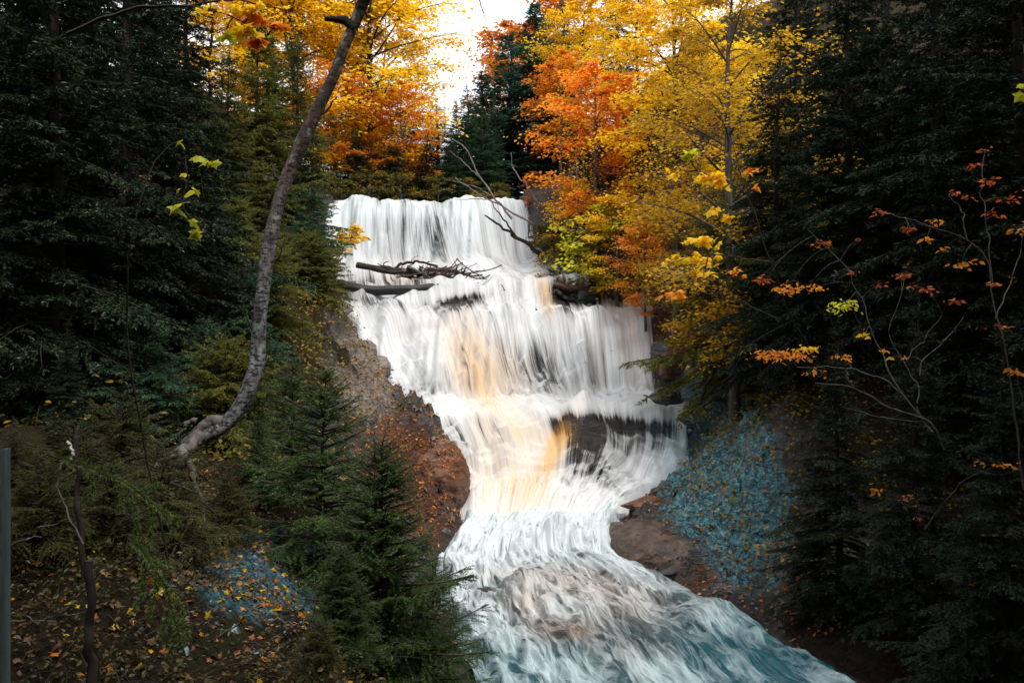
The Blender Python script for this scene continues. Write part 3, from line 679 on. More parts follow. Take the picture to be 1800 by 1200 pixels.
# left slope
GL = 'conifers on the left slope'
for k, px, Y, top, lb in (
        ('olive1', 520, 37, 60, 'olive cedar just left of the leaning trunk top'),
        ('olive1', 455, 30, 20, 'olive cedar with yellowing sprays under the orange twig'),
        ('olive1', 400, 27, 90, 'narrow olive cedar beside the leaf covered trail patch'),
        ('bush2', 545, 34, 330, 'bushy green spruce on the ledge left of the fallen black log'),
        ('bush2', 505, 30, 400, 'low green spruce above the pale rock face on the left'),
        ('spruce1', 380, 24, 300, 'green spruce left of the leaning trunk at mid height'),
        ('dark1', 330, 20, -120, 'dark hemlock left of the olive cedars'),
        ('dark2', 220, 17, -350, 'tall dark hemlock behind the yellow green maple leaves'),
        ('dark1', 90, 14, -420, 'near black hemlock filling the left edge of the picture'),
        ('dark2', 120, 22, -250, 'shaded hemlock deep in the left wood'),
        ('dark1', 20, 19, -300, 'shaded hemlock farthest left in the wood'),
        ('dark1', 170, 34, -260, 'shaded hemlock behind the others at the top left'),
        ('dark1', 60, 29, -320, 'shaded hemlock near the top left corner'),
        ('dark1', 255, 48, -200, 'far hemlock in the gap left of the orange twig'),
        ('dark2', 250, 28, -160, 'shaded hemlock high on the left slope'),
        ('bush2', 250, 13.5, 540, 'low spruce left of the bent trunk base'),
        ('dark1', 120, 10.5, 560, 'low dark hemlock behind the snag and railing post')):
    plant('spruce_tree' if k in ('spruce1', 'bush2') else 'cedar_tree' if k in ('olive1', 'bush1') else 'hemlock_tree', K[k], px, Y, top, lb, 'tree', GL)
plant(T, K['gold2'], 430, 60, -160, 'far yellow maple at the top of the left slope', 'tree', G_gold)
plant(T, K['gold1'], 370, 52, -80, 'yellow maple behind the dark hemlocks high on the left slope', 'tree', G_gold)
plant('spruce_tree', K['dark2'], 480, 46, 60, 'dark spruce between the yellow maples on the left slope', 'tree', GL)
plant('hemlock_tree', K['dark2'], 300, 40, -120, 'dark hemlock highest up the left slope', 'tree', GL)
# saplings on the near left bank
GS = 'young spruces on the near left bank'
for k, px, Y, top, lb in (
        ('sap1', 570, 10.5, 650, 'young spruce with a clear pointed tip below the pale rock face'),
        ('sap2', 672, 8.2, 770, 'young spruce nearest the water in front of the reddish boulder bank'),
        ('sap1', 455, 11.5, 740, 'small spruce right of the bent trunk base'),
        ('sap1', 760, 9.3, 985, 'short spruce at the water edge with foam behind it'),
        ('sap1', 515, 12.5, 640, 'thin spruce behind the pointed young spruce'),
        ('sap2', 600, 7.2, 960, 'dense low spruce at the bottom left of the stream')):
    plant('spruce_sapling', K[k], px, Y, top, lb, 'tree', GS)

for k, px, Y, top, lb in (
        ('sapd', 70, 6.2, 800, 'low olive green spruce right beside the railing post'),
        ('sapd', 195, 6.8, 800, 'low olive green spruce behind the drooping bough'),
        ('sapd', 285, 8.6, 775, 'low olive green spruce left under the bent roots'),
        ('sapd', 400, 9.6, 835, 'low olive green spruce right under the bent roots'),
        ('sapd', 25, 8.5, 760, 'olive green spruce behind the top of the railing post'),
        ('sapd', 130, 9.0, 740, 'olive green spruce behind the thin broken trunk'),
        ('sapd', 560, 6.0, 1090, 'short bushy spruce sprout at the bottom edge'),
        ('sapd', 215, 10.5, 690, 'olive green spruce at the foot of the dark left wood')):
    plant('spruce_sapling', K[k], px, Y, top, lb, 'tree', GS)
# more young growth on the left slope
for k, px, Y, top, lb in (
        ('bush1', 470, 22, 420, 'olive young cedar right behind the middle of the leaning trunk'),
        ('bush2', 425, 19, 470, 'green young spruce left of the leaning trunk above the dark hollow'),
        ('bush1', 545, 27, 410, 'olive cedar bush at the edge of the pale rock face'),
        ('bush2', 360, 17, 560, 'low bluish spruce left of the dark hollow'),
        ('bush1', 572, 31, 440, 'small olive cedar overhanging the left edge of the middle waterfall'),
        ('spruce1', 440, 40, 220, 'slim spruce among the olive cedars high on the left'),
        ('olive1', 556, 47.5, 250, 'olive cedar beside the left end of the upper waterfall lip'),
        ('bush1', 400, 15, 600, 'olive green bush of cedar sprays left of the trunk bend'),
        ('bush1', 330, 19, 480, 'olive green cedar bush below the yellow green maple leaves'),
        ('bush1', 415, 25, 350, 'olive green cedar bush left of the upper part of the leaning trunk'),
        ('bush2', 522, 43, 290, 'green spruce left of the small orange maple')):
    plant('spruce_tree' if k in ('spruce1', 'bush2') else 'cedar_tree', K[k], px, Y, top, lb, 'tree', GL)
# dark conifers closing the view behind the lip and on the right bank
for k, px, Y, top, lb in (
        ('spruce1', 690, 48.3, 225, 'dark spruce under the golden maples behind the upper waterfall'),
        ('spruce1', 625, 48.6, 215, 'dark spruce behind the left end of the upper waterfall'),
        ('dark2', 750, 48.2, 235, 'dark low hemlock behind the middle of the upper waterfall'),
        ('spruce1', 795, 48.0, 240, 'low dark spruce above the right half of the upper waterfall'),
        ('spruce1', 850, 50, 190, 'grey green spruce low under the sky gap'),
        ('spruce1', 820, 52, 150, 'hazy green spruce closing the bottom of the sky gap'),
        ('dark2', 960, 48, 180, 'dark hemlock behind the russet maple')):
    fat(plant('spruce_tree' if k in ('spruce1', 'bush2') else 'hemlock_tree', K[k], px, Y, top, lb, 'tree', 'dark conifers behind the upper waterfall'), 1.7)
for px, Y, top, lb in ((640, 60, 120, 'broad dark hemlock far behind the golden maples'), (770, 64, 185, 'far dark hemlock at the lower left of the sky gap'), (720, 57, 190, 'dark hemlock behind the orange topped maple')):
    fat(plant('hemlock_tree', K['dark1'], px, Y, top, lb, 'tree', 'dark conifers behind the upper waterfall'), 2.2)
GU = 'autumn bushes on the right bank above the logs'
for k, px, Y, top, lb in (
        ('lime1', 1065, 38.5, 368, 'lime yellow bush under the amber maples'),
        ('under1', 985, 42, 420, 'olive brown bush right of the dead branch'),
        ('under1', 1030, 40.5, 425, 'olive brown bush above the middle of the right log pile'),
        ('under1', 960, 43.5, 400, 'brownish bush beside the foot of the upper waterfall'),
        ('goldb', 1010, 42.5, 320, 'golden bush behind the three thin pale stems'),
        ('under1', 1090, 38.8, 420, 'olive bush behind the leaning stems of the log pile'),
        ('red1', 928, 45.2, 345, 'russet bush hanging beside the right edge of the upper waterfall'),
        ('under1', 940, 44.4, 395, 'dark olive bush against the right wall of the upper waterfall'),
        ('orange1', 1135, 35, 390, 'orange red bush where the hemlocks meet the log pile')):
    plant('maple_bush' if k in ('red1', 'goldb', 'orange1') else 'bush', K[k], px, Y, top, lb, 'bush', GU)
for k, px, Y, top, lb in (
        ('under1', 820, 48.2, 318, 'dark olive bush on the lip right of the golden maples'),
        ('under1', 880, 47.8, 325, 'olive bush on the lip below the grey green spruce'),
        ('lime1', 735, 49.5, 325, 'yellow bush on the lip under the golden maples'),
        ('red1', 720, 50, 255, 'orange bush under the golden maples behind the lip'),
        ('under1', 650, 47.4, 305, 'dark bush behind the left of the lip'),
        ('under1', 705, 47.2, 310, 'olive brown bush at the middle of the lip'),
        ('under1', 600, 47.0, 318, 'olive bush at the left end of the lip'),
        ('under1', 770, 47.2, 312, 'olive bush right of the middle of the lip')):
    plant('bush', K[k], px, Y, top, lb, 'bush', 'bushes along the lip of the upper waterfall')
# out of view: tall hemlocks added round the viewpoint to shade the foreground
for k, X, Y, h, lb in (('dark1', -3.5, -4.5, 24, 'tall hemlock added for shade close behind the viewpoint on the left'), ('dark2', 3.5, -5.5, 25, 'tall hemlock added for shade close behind the viewpoint on the right'), ('dark1', 9.5, 2.5, 24, 'tall hemlock added for shade on the right bank level with the viewpoint'),
        ('dark2', -9.0, 2.0, 24, 'tall hemlock added for shade on the left bank level with the viewpoint'), ('dark1', 0.5, -11, 26, 'tall hemlock added for shade farther back behind the viewpoint'), ('dark2', 12.5, 8.5, 24, 'tall hemlock added for shade up the slope from the right edge'), ('dark1', -13, 8, 24, 'tall hemlock added for shade up the slope from the left edge'),
        ('dark1', -6.0, -1.0, 24, 'tall hemlock added for shade left of the viewpoint'), ('dark2', 6.5, -1.5, 24, 'tall hemlock added for shade right of the viewpoint'), ('dark1', 12, 5, 24, 'second tall hemlock added for shade up the right slope'),
        ('dark1', 17, 14, 24, 'tall hemlock added for shade far up the right slope'), ('dark2', -18, 14, 24, 'tall hemlock added for shade far up the left slope'), ('dark2', -12, 0, 25, 'tall hemlock added for shade well left of the viewpoint'), ('dark1', 14, -3, 25, 'tall hemlock added for shade well right of the viewpoint')):
    inst('hemlock_tree', K[k][0], (X, Y, gz(X, Y)), lb, 'tree', 'tall hemlocks added for shade round the viewpoint', X*3, h/14)
# ================================================================== single plants and dead wood, laid out by hand
def pl(pts, Y, n=24, wob=0.0, seed=0):
    """smooth 3-D polyline through (px, py) or (px, py, Y) points"""
    P_ = np.array([pt(p[0], p[1], p[2] if len(p) > 2 else Y) for p in pts])
    d = np.concatenate([[0], np.cumsum(np.linalg.norm(np.diff(P_, axis=0), axis=1))])
    m = np.zeros_like(P_)
    m[1:-1] = (P_[2:]-P_[:-2])/(d[2:]-d[:-2])[:, None]; m[0] = (P_[1]-P_[0])/max(d[1], 1e-6); m[-1] = (P_[-1]-P_[-2])/(d[-1]-d[-2])
    q = np.linspace(0, d[-1], n); i = np.clip(np.searchsorted(d, q, 'right')-1, 0, len(d)-2)
    h = (d[i+1]-d[i])[:, None]; u = ((q-d[i])/(d[i+1]-d[i]))[:, None]
    o = (2*u**3-3*u**2+1)*P_[i]+(u**3-2*u**2+u)*h*m[i]+(-2*u**3+3*u**2)*P_[i+1]+(u**3-u**2)*h*m[i+1]
    if wob:
        L = d[-1]
        o = o+wob*(np.stack([vn(q*3/L*4, k*7.7+seed, seed+k) for k in range(3)], -1)-.5)*2*np.sin(np.pi*np.linspace(.02, .98, n))[:, None]
    return o
def at_base(mb, name, mats, parent, base, smooth=False):
    """link a part built in world space under a thing whose origin is base"""
    for k in range(len(mb.V)): mb.V[k] = mb.V[k]-np.asarray(base)
    return mb.obj(name, mats, parent, smooth)
def single(mb, name, mats, base, label, cat, group=None, smooth=True):
    for k in range(len(mb.V)): mb.V[k] = mb.V[k]-np.asarray(base)
    o = mb.obj(name, mats, None, smooth); o.location = [float(c) for c in base]
    return tag(o, label, cat, group)

def leafy(name, stems, clusters, Y, stem_mat, label, cat, group=None, tmpl=OVAL, tilt=.5, seed=0, r0=.012, flat=.5, base=None):
    """a small tree or shrub: stems [(pts, r_start, r_end)], clusters [(px, py, rx, ry, n, size, material)]"""
    r = np.random.default_rng(seed)
    W = MB(); lines = []
    for k, (pts, ra, rb) in enumerate(stems):
        c = pl(pts, Y, 26, .02*Y/7, seed+k); lines.append(c)
        W.tube(c, np.linspace(ra, rb, 26), 6, rough=.12, seed=seed+k)
    allp = np.concatenate(lines)
    G = {}
    for (cx, cy, rx, ry, n, size, mat) in clusters:
        yc = Y+r.normal(0, .025*Y)
        c = pt(cx, cy, yc); sc = yc/F
        d = np.linalg.norm((allp-c)*np.array([1, .6, 1]), axis=1); q = allp[np.argmin(d)]
        nt = max(1, n//7)
        tips = []
        for j in range(nt):
            e = c+np.array([r.uniform(-1, 1)*rx*sc, r.normal(0, .5)*rx*sc, r.uniform(-.8, .8)*ry*sc])
            mid = q*.45+e*.55+np.array([0, 0, .12*np.linalg.norm(e-q)])
            u = np.linspace(0, 1, 8)[:, None]
            if j == 0:
                mid = q*.5+c*.5+np.array([0, 0, .14*np.linalg.norm(c-q)])+r.normal(0, .06, 3)*np.linalg.norm(c-q)
                main = q*(1-u)**2+2*mid*u*(1-u)+c*u*u; W.tube(main, np.linspace(r0*.5, r0*.2, 8), 5, cap=False)
            q2 = main[r.integers(4, 8)]; mid = q2*.5+e*.5+np.array([0, 0, .15*np.linalg.norm(e-q2)])
            tw = q2*(1-u)**2+2*mid*u*(1-u)+e*u*u
            W.tube(tw, np.linspace(r0*.28, r0*.1, 8), 4, cap=False); tips.append(tw)
        tw = np.concatenate([x[3:] for x in tips])
        a = tw[r.integers(0, len(tw), n)]
        w = r.uniform(0, 1, (n, 1))
        cc = c+np.stack([r.uniform(-1, 1, n)*rx*sc, r.normal(0, .45, n)*rx*sc, r.normal(0, .5, n)*ry*sc], -1)
        pos = cc*(.35+.65*w)+a*(.65-.65*w)
        ax, ay, az = leaf_axes(n, r, tilt, None, 1, .35)
        G.setdefault(mat, MB()).scatter(*tmpl, pos, ax, ay, az, size*r.uniform(.65, 1.2, n))
    b = lines[0][0] if base is None else np.array(base)
    o = root(name, b, label, cat, group)
    at_base(W, 'stem', stem_mat, o, b, True)
    for mat, mb in G.items(): at_base(mb, 'foliage', mat, o, b)
    return o

# ---- the leaning trunk
M_lean = NT('leaning_bark'); t = M_lean; co = t.coord('Object')
zg = t.n('ShaderNodeSeparateXYZ'); t.set(zg.inputs[0], co)
hi = t.ramp(t.math('MULTIPLY', zg.outputs[2], .12), [(.2, 0.0), (.55, 1.0)])
n1 = t.noise(t.mapping(co, (16, 16, 5)), 1.0, 6.0, .7); n2 = t.noise(co, 3.2, 4.0, .6); n3 = t.noise(t.mapping(co, (13, 13, 30)), 1.0, 4.0, .65)
c = t.mix(t.ramp(n1, [(.35, 0.0), (.62, 1.0)]), (.06, .06, .062), (.28, .29, .305))
c2 = t.mix(t.ramp(n1, [(.35, 0.0), (.62, 1.0)]), (.035, .018, .012), (.15, .085, .06))
c = t.mix(hi, c, c2)
c = t.mix(t.ramp(n2, [(.52, 0.0), (.6, .85)]), c, (.05, .042, .04))
c = t.mix(t.ramp(n3, [(.5, 0.0), (.57, .95)]), c, (.012, .011, .011))
c = t.mix(t.ramp(t.noise(co, 5.0, 3.0), [(.6, 0.0), (.68, .7)]), c, (.30, .36, .34))
p = t.n('ShaderNodeBsdfPrincipled', i_Roughness=.9); t.set(p.inputs['Base Color'], c); t.set(p.inputs['Normal'], t.bump(n1, .8, .04)); M_lean = t.done(p.outputs[0])
YL = 11.0
W = MB(); s_ = YL/F
cl = pl([(306, 815, 10.5), (322, 785, 10.7), (352, 764, 10.9), (392, 748), (418, 722), (440, 672), (455, 600), (470, 480), (488, 375), (515, 285), (556, 190), (600, 95), (636, 15), (668, -70, 10.6), (720, -220, 10.2), (760, -380, 10)], YL, 60, .045, 3)
rr = np.interp(np.linspace(0, 1, 60), [0, .05, .1, .16, .22, .35, .58, .77, 1], np.array([8, 11, 14, 15, 13, 11.5, 10.2, 9, 4])*s_)
w_ = np.linspace(1, 0, 60)**45; cl[:, 2] = cl[:, 2]*(1-w_)+(ground(cl[:, 0], cl[:, 1])-.2)*w_
W.tube(cl, rr, 14, rough=.22, seed=4)
b = pt(310, 815, 10.5)
lean = root('leaning_tree', b, 'leaning grey barked tree with a bent base and exposed roots on the left bank', 'tree')
at_base(W, 'trunk', M_lean, lean, b, True)
for k, (pts, ra, rb) in enumerate((([(622, 52), (612, 38), (595, 34), (571, 33)], 9, 5), ([(690, -130, 10.5), (640, -230, 10.4), (560, -300, 10.6), (470, -330, 11)], 8, 2), ([(470, 470), (488, 452), (500, 425)], 3, 1), ([(455, 590), (440, 572), (432, 548)], 2.5, 1), ([(500, 330), (482, 305), (476, 285)], 3, 1), ([(545, 215), (568, 200), (592, 170)], 3, 1), ([(715, -210, 10.2), (800, -300, 10), (860, -400, 10.4)], 7, 2))):
    m = MB(); m.tube(pl(pts, YL, 14, .02, k), np.linspace(ra, rb, 14)*s_, 8, rough=.15); at_base(m, 'branch', M_darkbark, lean, b, True)
for k, (pts, ra, rb) in enumerate((
        ([(392, 744), (372, 738), (338, 740), (308, 742), (290, 750)], 13, 5), ([(318, 795, 10.7), (285, 800, 10.5), (255, 825, 10.2)], 8, 3), ([(322, 790, 10.7), (345, 822, 10.4), (372, 850, 10.2)], 8, 3), ([(350, 768, 10.8), (320, 790, 10.4), (300, 832, 10.3), (288, 880, 10.2)], 13, 6),
        ([(372, 742), (352, 752, 10.9), (330, 757, 10.8), (300, 762, 10.7), (284, 770, 10.6)], 8, 3), ([(345, 741), (325, 733), (305, 736), (296, 742)], 6, 3))):
    m = MB(); c = pl(pts, YL, 30, .05, k+20); w_ = np.linspace(0, 1, 30)**2.5; zg_ = ground(c[:, 0], c[:, 1])-.12
    c[:, 2] = c[:, 2]*(1-w_)+np.minimum(c[:, 2], zg_)*w_
    m.tube(c, np.interp(np.linspace(0, 1, 30), [0, .3, 1], [ra, ra*.6+rb*.4, rb*.5])*s_, 10, rough=.15, seed=k); at_base(m, 'root', M_greybark, lean, b, True)
r = np.random.default_rng(3); m = MB(); n = 900
cc = np.array([pt(560, -300, 10.6), pt(820, -330, 10), pt(740, -330, 10), pt(480, -320, 11)])[r.integers(0, 4, n)]+r.normal(0, 1, (n, 3))*np.array([.7, .7, .35])
m.scatter(*MAPLE, cc, *leaf_axes(n, r, .5), .1*r.uniform(.7, 1.2, n)); at_base(m, 'foliage', M_gold, lean, b)

# ---- logs and driftwood on the ledge between the upper and middle falls
M_wet = bark_mat('wet_black_wood', (.004, .004, .005), (.016, .016, .018), rough=.55)
M_wetred = bark_mat('wet_red_wood', (.03, .013, .010), (.10, .05, .038), rough=.45)
M_grey = bark_mat('weathered_twig', (.10, .085, .08), (.24, .21, .20))
def stick(name, pts, Y, ra, rb, mat, label, cat, group=None, wob=.05, sides=7, n=22, forks=(), seed=0, rough=.2):
    m = MB(); c = pl(pts, Y, n, wob, seed); s = Y/F
    m.tube(c, np.linspace(ra, rb, n)*s, sides, rough=rough, seed=seed)
    for k, (u, pts2, r2) in enumerate(forks):
        q = c[int(u*(n-1))]; qx, qy = PX(*q); e = pl([(qx, qy, q[1])]+list(pts2), Y, 13, wob*.5, seed+k+3)
        m.tube(e, np.linspace(r2, r2*.35, 13)*s, 5, rough=.15)
    return single(m, name, mat, c[0], label, cat, group)
stick('fallen_log', [(556, 484), (600, 502), (650, 510), (710, 509), (772, 505)], 38.6, 9.5, 7.5, M_wet, 'long black wet log lying across the left of the ledge below the upper waterfall', 'log', None, .03, 12, 30, seed=2, rough=.07)
GD = 'driftwood heaped on the log jam'
for k, (pts, Y, ra, rb, lb) in enumerate((
        ([(627, 466), (660, 472), (700, 480), (735, 492), (772, 512)], 40.5, 4.5, 2.5, 'long grey driftwood pole sloping down to the end of the black log'),
        ([(655, 470), (705, 476), (750, 484), (800, 492)], 40.8, 4.5, 2.5, 'second long driftwood pole just above the sloping grey pole'),
        ([(692, 473), (712, 462), (740, 461), (770, 468)], 40.9, 2, 1.5, 'arched thin driftwood twig over the heap'),
        ([(705, 478), (760, 482), (815, 494), (838, 507)], 40.4, 3.5, 2, 'dark driftwood limb reaching right from the heap to the white hump'),
        ([(725, 492), (770, 497), (812, 492)], 40.1, 4, 2.5, 'short thick driftwood limb low in the heap'),
        ([(730, 500), (775, 503), (800, 499)], 39.9, 3.5, 2, 'lowest short limb of the driftwood heap'),
        ([(748, 476), (790, 474), (815, 486)], 40.8, 5, 2, 'reddish driftwood limb on top of the heap'),
        ([(790, 500), (805, 485), (821, 470)], 40.5, 2.2, 1, 'upright forked twig at the right end of the heap'),
        ([(806, 497), (800, 478), (806, 464)], 40.7, 1.8, .9, 'thin upright twig left of the forked twig'),
        ([(715, 470), (760, 489), (800, 503), (840, 517)], 40.2, 3, 2, 'crooked driftwood limb crossing the heap diagonally'),
        ([(740, 468), (736, 482), (720, 498)], 40.6, 1.7, 1, 'thin driftwood twig hanging down the front of the heap'))):
    stick('driftwood_branch', pts, Y, ra*1.3, rb*1.3, M_wetred if k in (3, 5, 6, 8) else M_wet if k in (4, 9) else M_darkbark, lb, 'driftwood', GD, .09, seed=k+30,
          forks=((.75, [(pts[-1][0]-8, pts[-1][1]-9)], ra*.5), (.4, [(pts[1][0]+14, pts[1][1]-8), (pts[1][0]+24, pts[1][1]-13)], ra*.45)))
m = MB(); rg = np.random.default_rng(8)
for k in range(90):
    c0 = pt(rg.normal(768, 34), rg.normal(487, 8), rg.uniform(39.9, 41.0)); d = norm(np.array([rg.normal(0, 1), rg.normal(0, .4), rg.normal(0, .3)]))*rg.uniform(.3, 1.0)
    u = np.linspace(-1, 1, 5)[:, None]; m.tube(c0+d*u+np.array([0, 0, .1])*u*u, rg.uniform(.012, .035), 4, cap=False)
o = m.obj('twig_debris', M_wetred, None, True); tag(o, 'mat of fine dark twigs caught in the driftwood heap', 'twigs', None, 'stuff')
GR2 = 'logs wedged at the right end of the ledge'
for k, (pts, Y, ra, rb, mt, lb) in enumerate((
        ([(972, 500), (1010, 510), (1060, 511), (1105, 508), (1135, 500)], 38.6, 7, 5, M_wetred, 'long reddish wet log on the right of the ledge'),
        ([(1000, 497), (1040, 494), (1085, 497)], 39.3, 5, 3, M_wetred, 'short dark log behind the reddish log'),
        ([(1142, 445), (1122, 475), (1100, 512)], 38.2, 6, 4, M_darkbark, 'grey stem leaning down onto the right end of the reddish log'),
        ([(1120, 452), (1104, 485), (1085, 515)], 38.4, 5, 3, M_darkbark, 'thinner stem leaning beside the grey stem on the log pile'),
        ([(1150, 470), (1130, 492), (1118, 520)], 38.0, 4, 3, M_darkbark, 'outermost leaning stem of the right log pile'),
        ([(975, 512), (1000, 526), (1040, 536)], 38.0, 6, 3, M_wet, 'black broken log in the dark gap under the reddish log'))):
    stick('fallen_log', pts, Y, ra, rb, mt, lb, 'log', GR2, .08, 9, seed=60+k)
# ---- bare dead branches by the upper waterfall
GB = 'bare grey branches right of the upper waterfall'
stick('dead_branch', [(955, 452), (925, 428), (893, 408), (852, 378)], 43, 4.5, 1.3, M_darkbark, 'forked dark dead branch hanging over the right end of the upper waterfall', 'branch', GB, .1, forks=((.45, [(893, 395), (870, 365), (864, 352)], 2.2),), seed=71)
stick('dead_branch', [(900, 385), (868, 345), (838, 300), (818, 262), (795, 245)], 42, 2.2, .8, M_grey, 'tall bare grey branch rising against the dark spruces above the falls', 'branch', GB, .12, forks=((.5, [(815, 285), (790, 265)], 1.2), (.3, [(838, 330), (812, 322), (795, 318)], 1.2)), seed=72)
stick('dead_branch', [(935, 392), (890, 368), (850, 345), (815, 325), (800, 312)], 42.5, 2, .8, M_grey, 'low bare grey branch arching left over the lip of the upper waterfall', 'branch', GB, .12, forks=((.6, [(835, 350), (800, 352)], 1.1),), seed=73)
stick('dead_branch', [(948, 360), (925, 325), (905, 300), (898, 268)], 43, 1.8, .7, M_grey, 'upright bare grey twig beside the russet maple', 'branch', GB, .1, seed=74)
for k, (x, x2, y0, y1, lb) in enumerate(((1018, 1012, 405, 255, 'leftmost of the three thin pale stems above the log pile'), (1032, 1024, 410, 260, 'middle one of the three thin pale stems above the log pile'), (1112, 1098, 395, 290, 'rightmost of the three thin pale stems above the log pile'))):
    Yk = 40+k*.7; gr = base_of(x, Yk)
    m = MB(); c = np.array([gr-[0, 0, .2], pt(x, y0-20, Yk), pt((x+x2)/2, (y0+y1)/2, Yk), pt(x2, y1, Yk)]); u = np.linspace(0, 3, 20)
    c = np.stack([np.interp(u, range(4), c[:, i]) for i in range(3)], -1)
    o = root('birch_sapling', gr, lb, 'tree', 'thin pale stems above the log pile')
    m.tube(c, np.linspace(.055, .015, 20), 6, rough=.2); at_base(m, 'trunk', M_grey, o, gr, True)
    rk = np.random.default_rng(k); g2 = MB(); n = 260; q = c[rk.integers(6, 20, n)]+rk.normal(0, 1, (n, 3))*[.55, .5, .25]
    g2.scatter(*RHOMB, q, *leaf_axes(n, rk, .5), .13*rk.uniform(.6, 1.2, n)); at_base(g2, 'crown', M_gold if k < 2 else M_orange, o, gr)
stick('hanging_root', [(1187, 520), (1184, 560), (1180, 605)], 33.5, 2.4, 1.2, M_grey, 'pale straight root hanging down the red bank right of the middle waterfall', 'root', None, .05, seed=78)
stick('bare_twig', [(905, 585), (885, 560), (872, 552)], 36.3, 1.0, .5, M_darkbark, 'thin forked twig standing out of the middle waterfall lip', 'twig', None, .05, forks=((.3, [(915, 562), (935, 560)], .7), (.6, [(876, 580)], .6)), seed=79)
stick('bare_twig', [(884, 545), (890, 515), (881, 500)], 38.2, 1.1, .6, M_darkbark, 'small crooked twig in front of the white hump below the driftwood', 'twig', None, .05, forks=((.4, [(898, 520)], .6),), seed=80)
stick('fallen_branch', [(1235, 715), (1262, 690), (1300, 640)], 26, 3.2, 2, M_darkbark, 'dark branch lying up the right bank above the shale painted with blue skylight', 'branch', None, .1, forks=((.5, [(1290, 665), (1320, 655)], 1.5),), seed=81)
stick('fallen_branch', [(1225, 720), (1250, 660), (1290, 600)], 27.5, 3.5, 2, M_darkbark, 'mossy branch leaning on the reddish right bank', 'branch', None, .1, seed=82)
stick('bare_twig', [(838, -20), (846, 12), (856, 38)], 14, 1.2, .6, M_darkbark, 'single twig end hanging into the white sky gap', 'twig', None, .01, seed=83)

# ---- autumn twigs and shrubs
leafy('maple_sapling', [([(556, 500), (575, 470), (596, 448), (618, 418)], .05, .015), ([(560, 495), (585, 478), (604, 462)], .03, .01)],
      [(612, 420, 34, 16, 150, .2, M_gold), (625, 402, 16, 12, 50, .2, M_gold), (595, 440, 26, 10, 60, .2, M_gold), (588, 470, 12, 12, 14, .18, M_orange), (640, 420, 12, 8, 20, .18, M_gold)], 38.5, M_darkbark,
      'small orange yellow maple in front of the left end of the upper waterfall', 'tree', None, MAPLE, .5, 5, .05)
leafy('maple_sapling', [([(300, 1010, 5.6), (262, 820, 5.4), (225, 560, 5.1), (240, 380, 4.9), (285, 262), (325, 272), (352, 310), (358, 350)], .008, .003), ([(325, 275), (330, 320), (318, 360), (335, 385)], .006, .003)],
      [(325, 305, 4, 3, 1, .085, M_lime), (339, 335, 8, 6, 2, .115, M_lime), (307, 334, 5, 4, 1, .06, M_lime), (300, 362, 10, 5, 2, .115, M_lime), (366, 286, 8, 6, 3, .06, M_lime), (342, 276, 10, 6, 3, .075, M_lime), (335, 388, 8, 4, 2, .09, M_lime), (346, 408, 10, 5, 3, .12, M_lime), (318, 250, 6, 8, 2, .06, M_lime)], 5, M_darkbark,
      'thin sapling with big yellow green maple leaves before the dark left wood', 'tree', None, MAPLE, .8, 6, .006)
leafy('maple_branch', [([(120, 60, 10.5), (220, 20, 9.6), (330, 12), (400, 28), (470, 62)], .03, .006), ([(330, 12), (400, 0), (460, 8), (505, 20)], .015, .005)],
      [(430, 18, 45, 12, 40, .12, M_gold), (397, 62, 20, 6, 12, .12, M_lime), (432, 52, 28, 10, 26, .12, M_gold), (455, 76, 18, 10, 16, .13, M_orange), (487, 44, 14, 6, 10, .12, M_red), (440, 30, 30, 10, 16, .12, M_orange), (360, 22, 18, 8, 10, .1, M_gold)], 9, M_darkbark,
      'maple branch with orange and yellow leaves reaching in at the top left', 'branch', None, MAPLE, .7, 7, .02)
leafy('maple_branch', [([(1440, 640, 16), (1395, 560, 15), (1350, 450), (1310, 330), (1285, 240)], .018, .007), ([(1352, 460), (1290, 452), (1235, 445), (1180, 462)], .02, .006), ([(1318, 345), (1275, 318), (1225, 300)], .016, .005), ([(1365, 560), (1270, 520), (1185, 515)], .016, .005)],
      [(1212, 272, 16, 12, 14, .15, M_lime), (1246, 310, 30, 10, 34, .16, M_gold), (1268, 322, 16, 8, 12, .16, M_gold), (1255, 368, 11, 8, 7, .17, M_gold), (1276, 384, 10, 4, 5, .15, M_gold), (1225, 424, 40, 8, 40, .15, M_gold), (1215, 455, 55, 10, 60, .15, M_gold), (1182, 515, 26, 8, 14, .15, M_orange), (1322, 300, 14, 5, 9, .14, M_orange), (1326, 327, 9, 6, 5, .14, M_orange), (1240, 480, 25, 6, 14, .14, M_gold), (1190, 305, 15, 15, 12, .14, M_gold), (1296, 478, 12, 6, 9, .13, M_orange)], 14, M_darkbark,
      'upright maple branch with bright yellow leaf sprays in front of the right hand hemlocks', 'branch', None, MAPLE, .65, 8, .03)
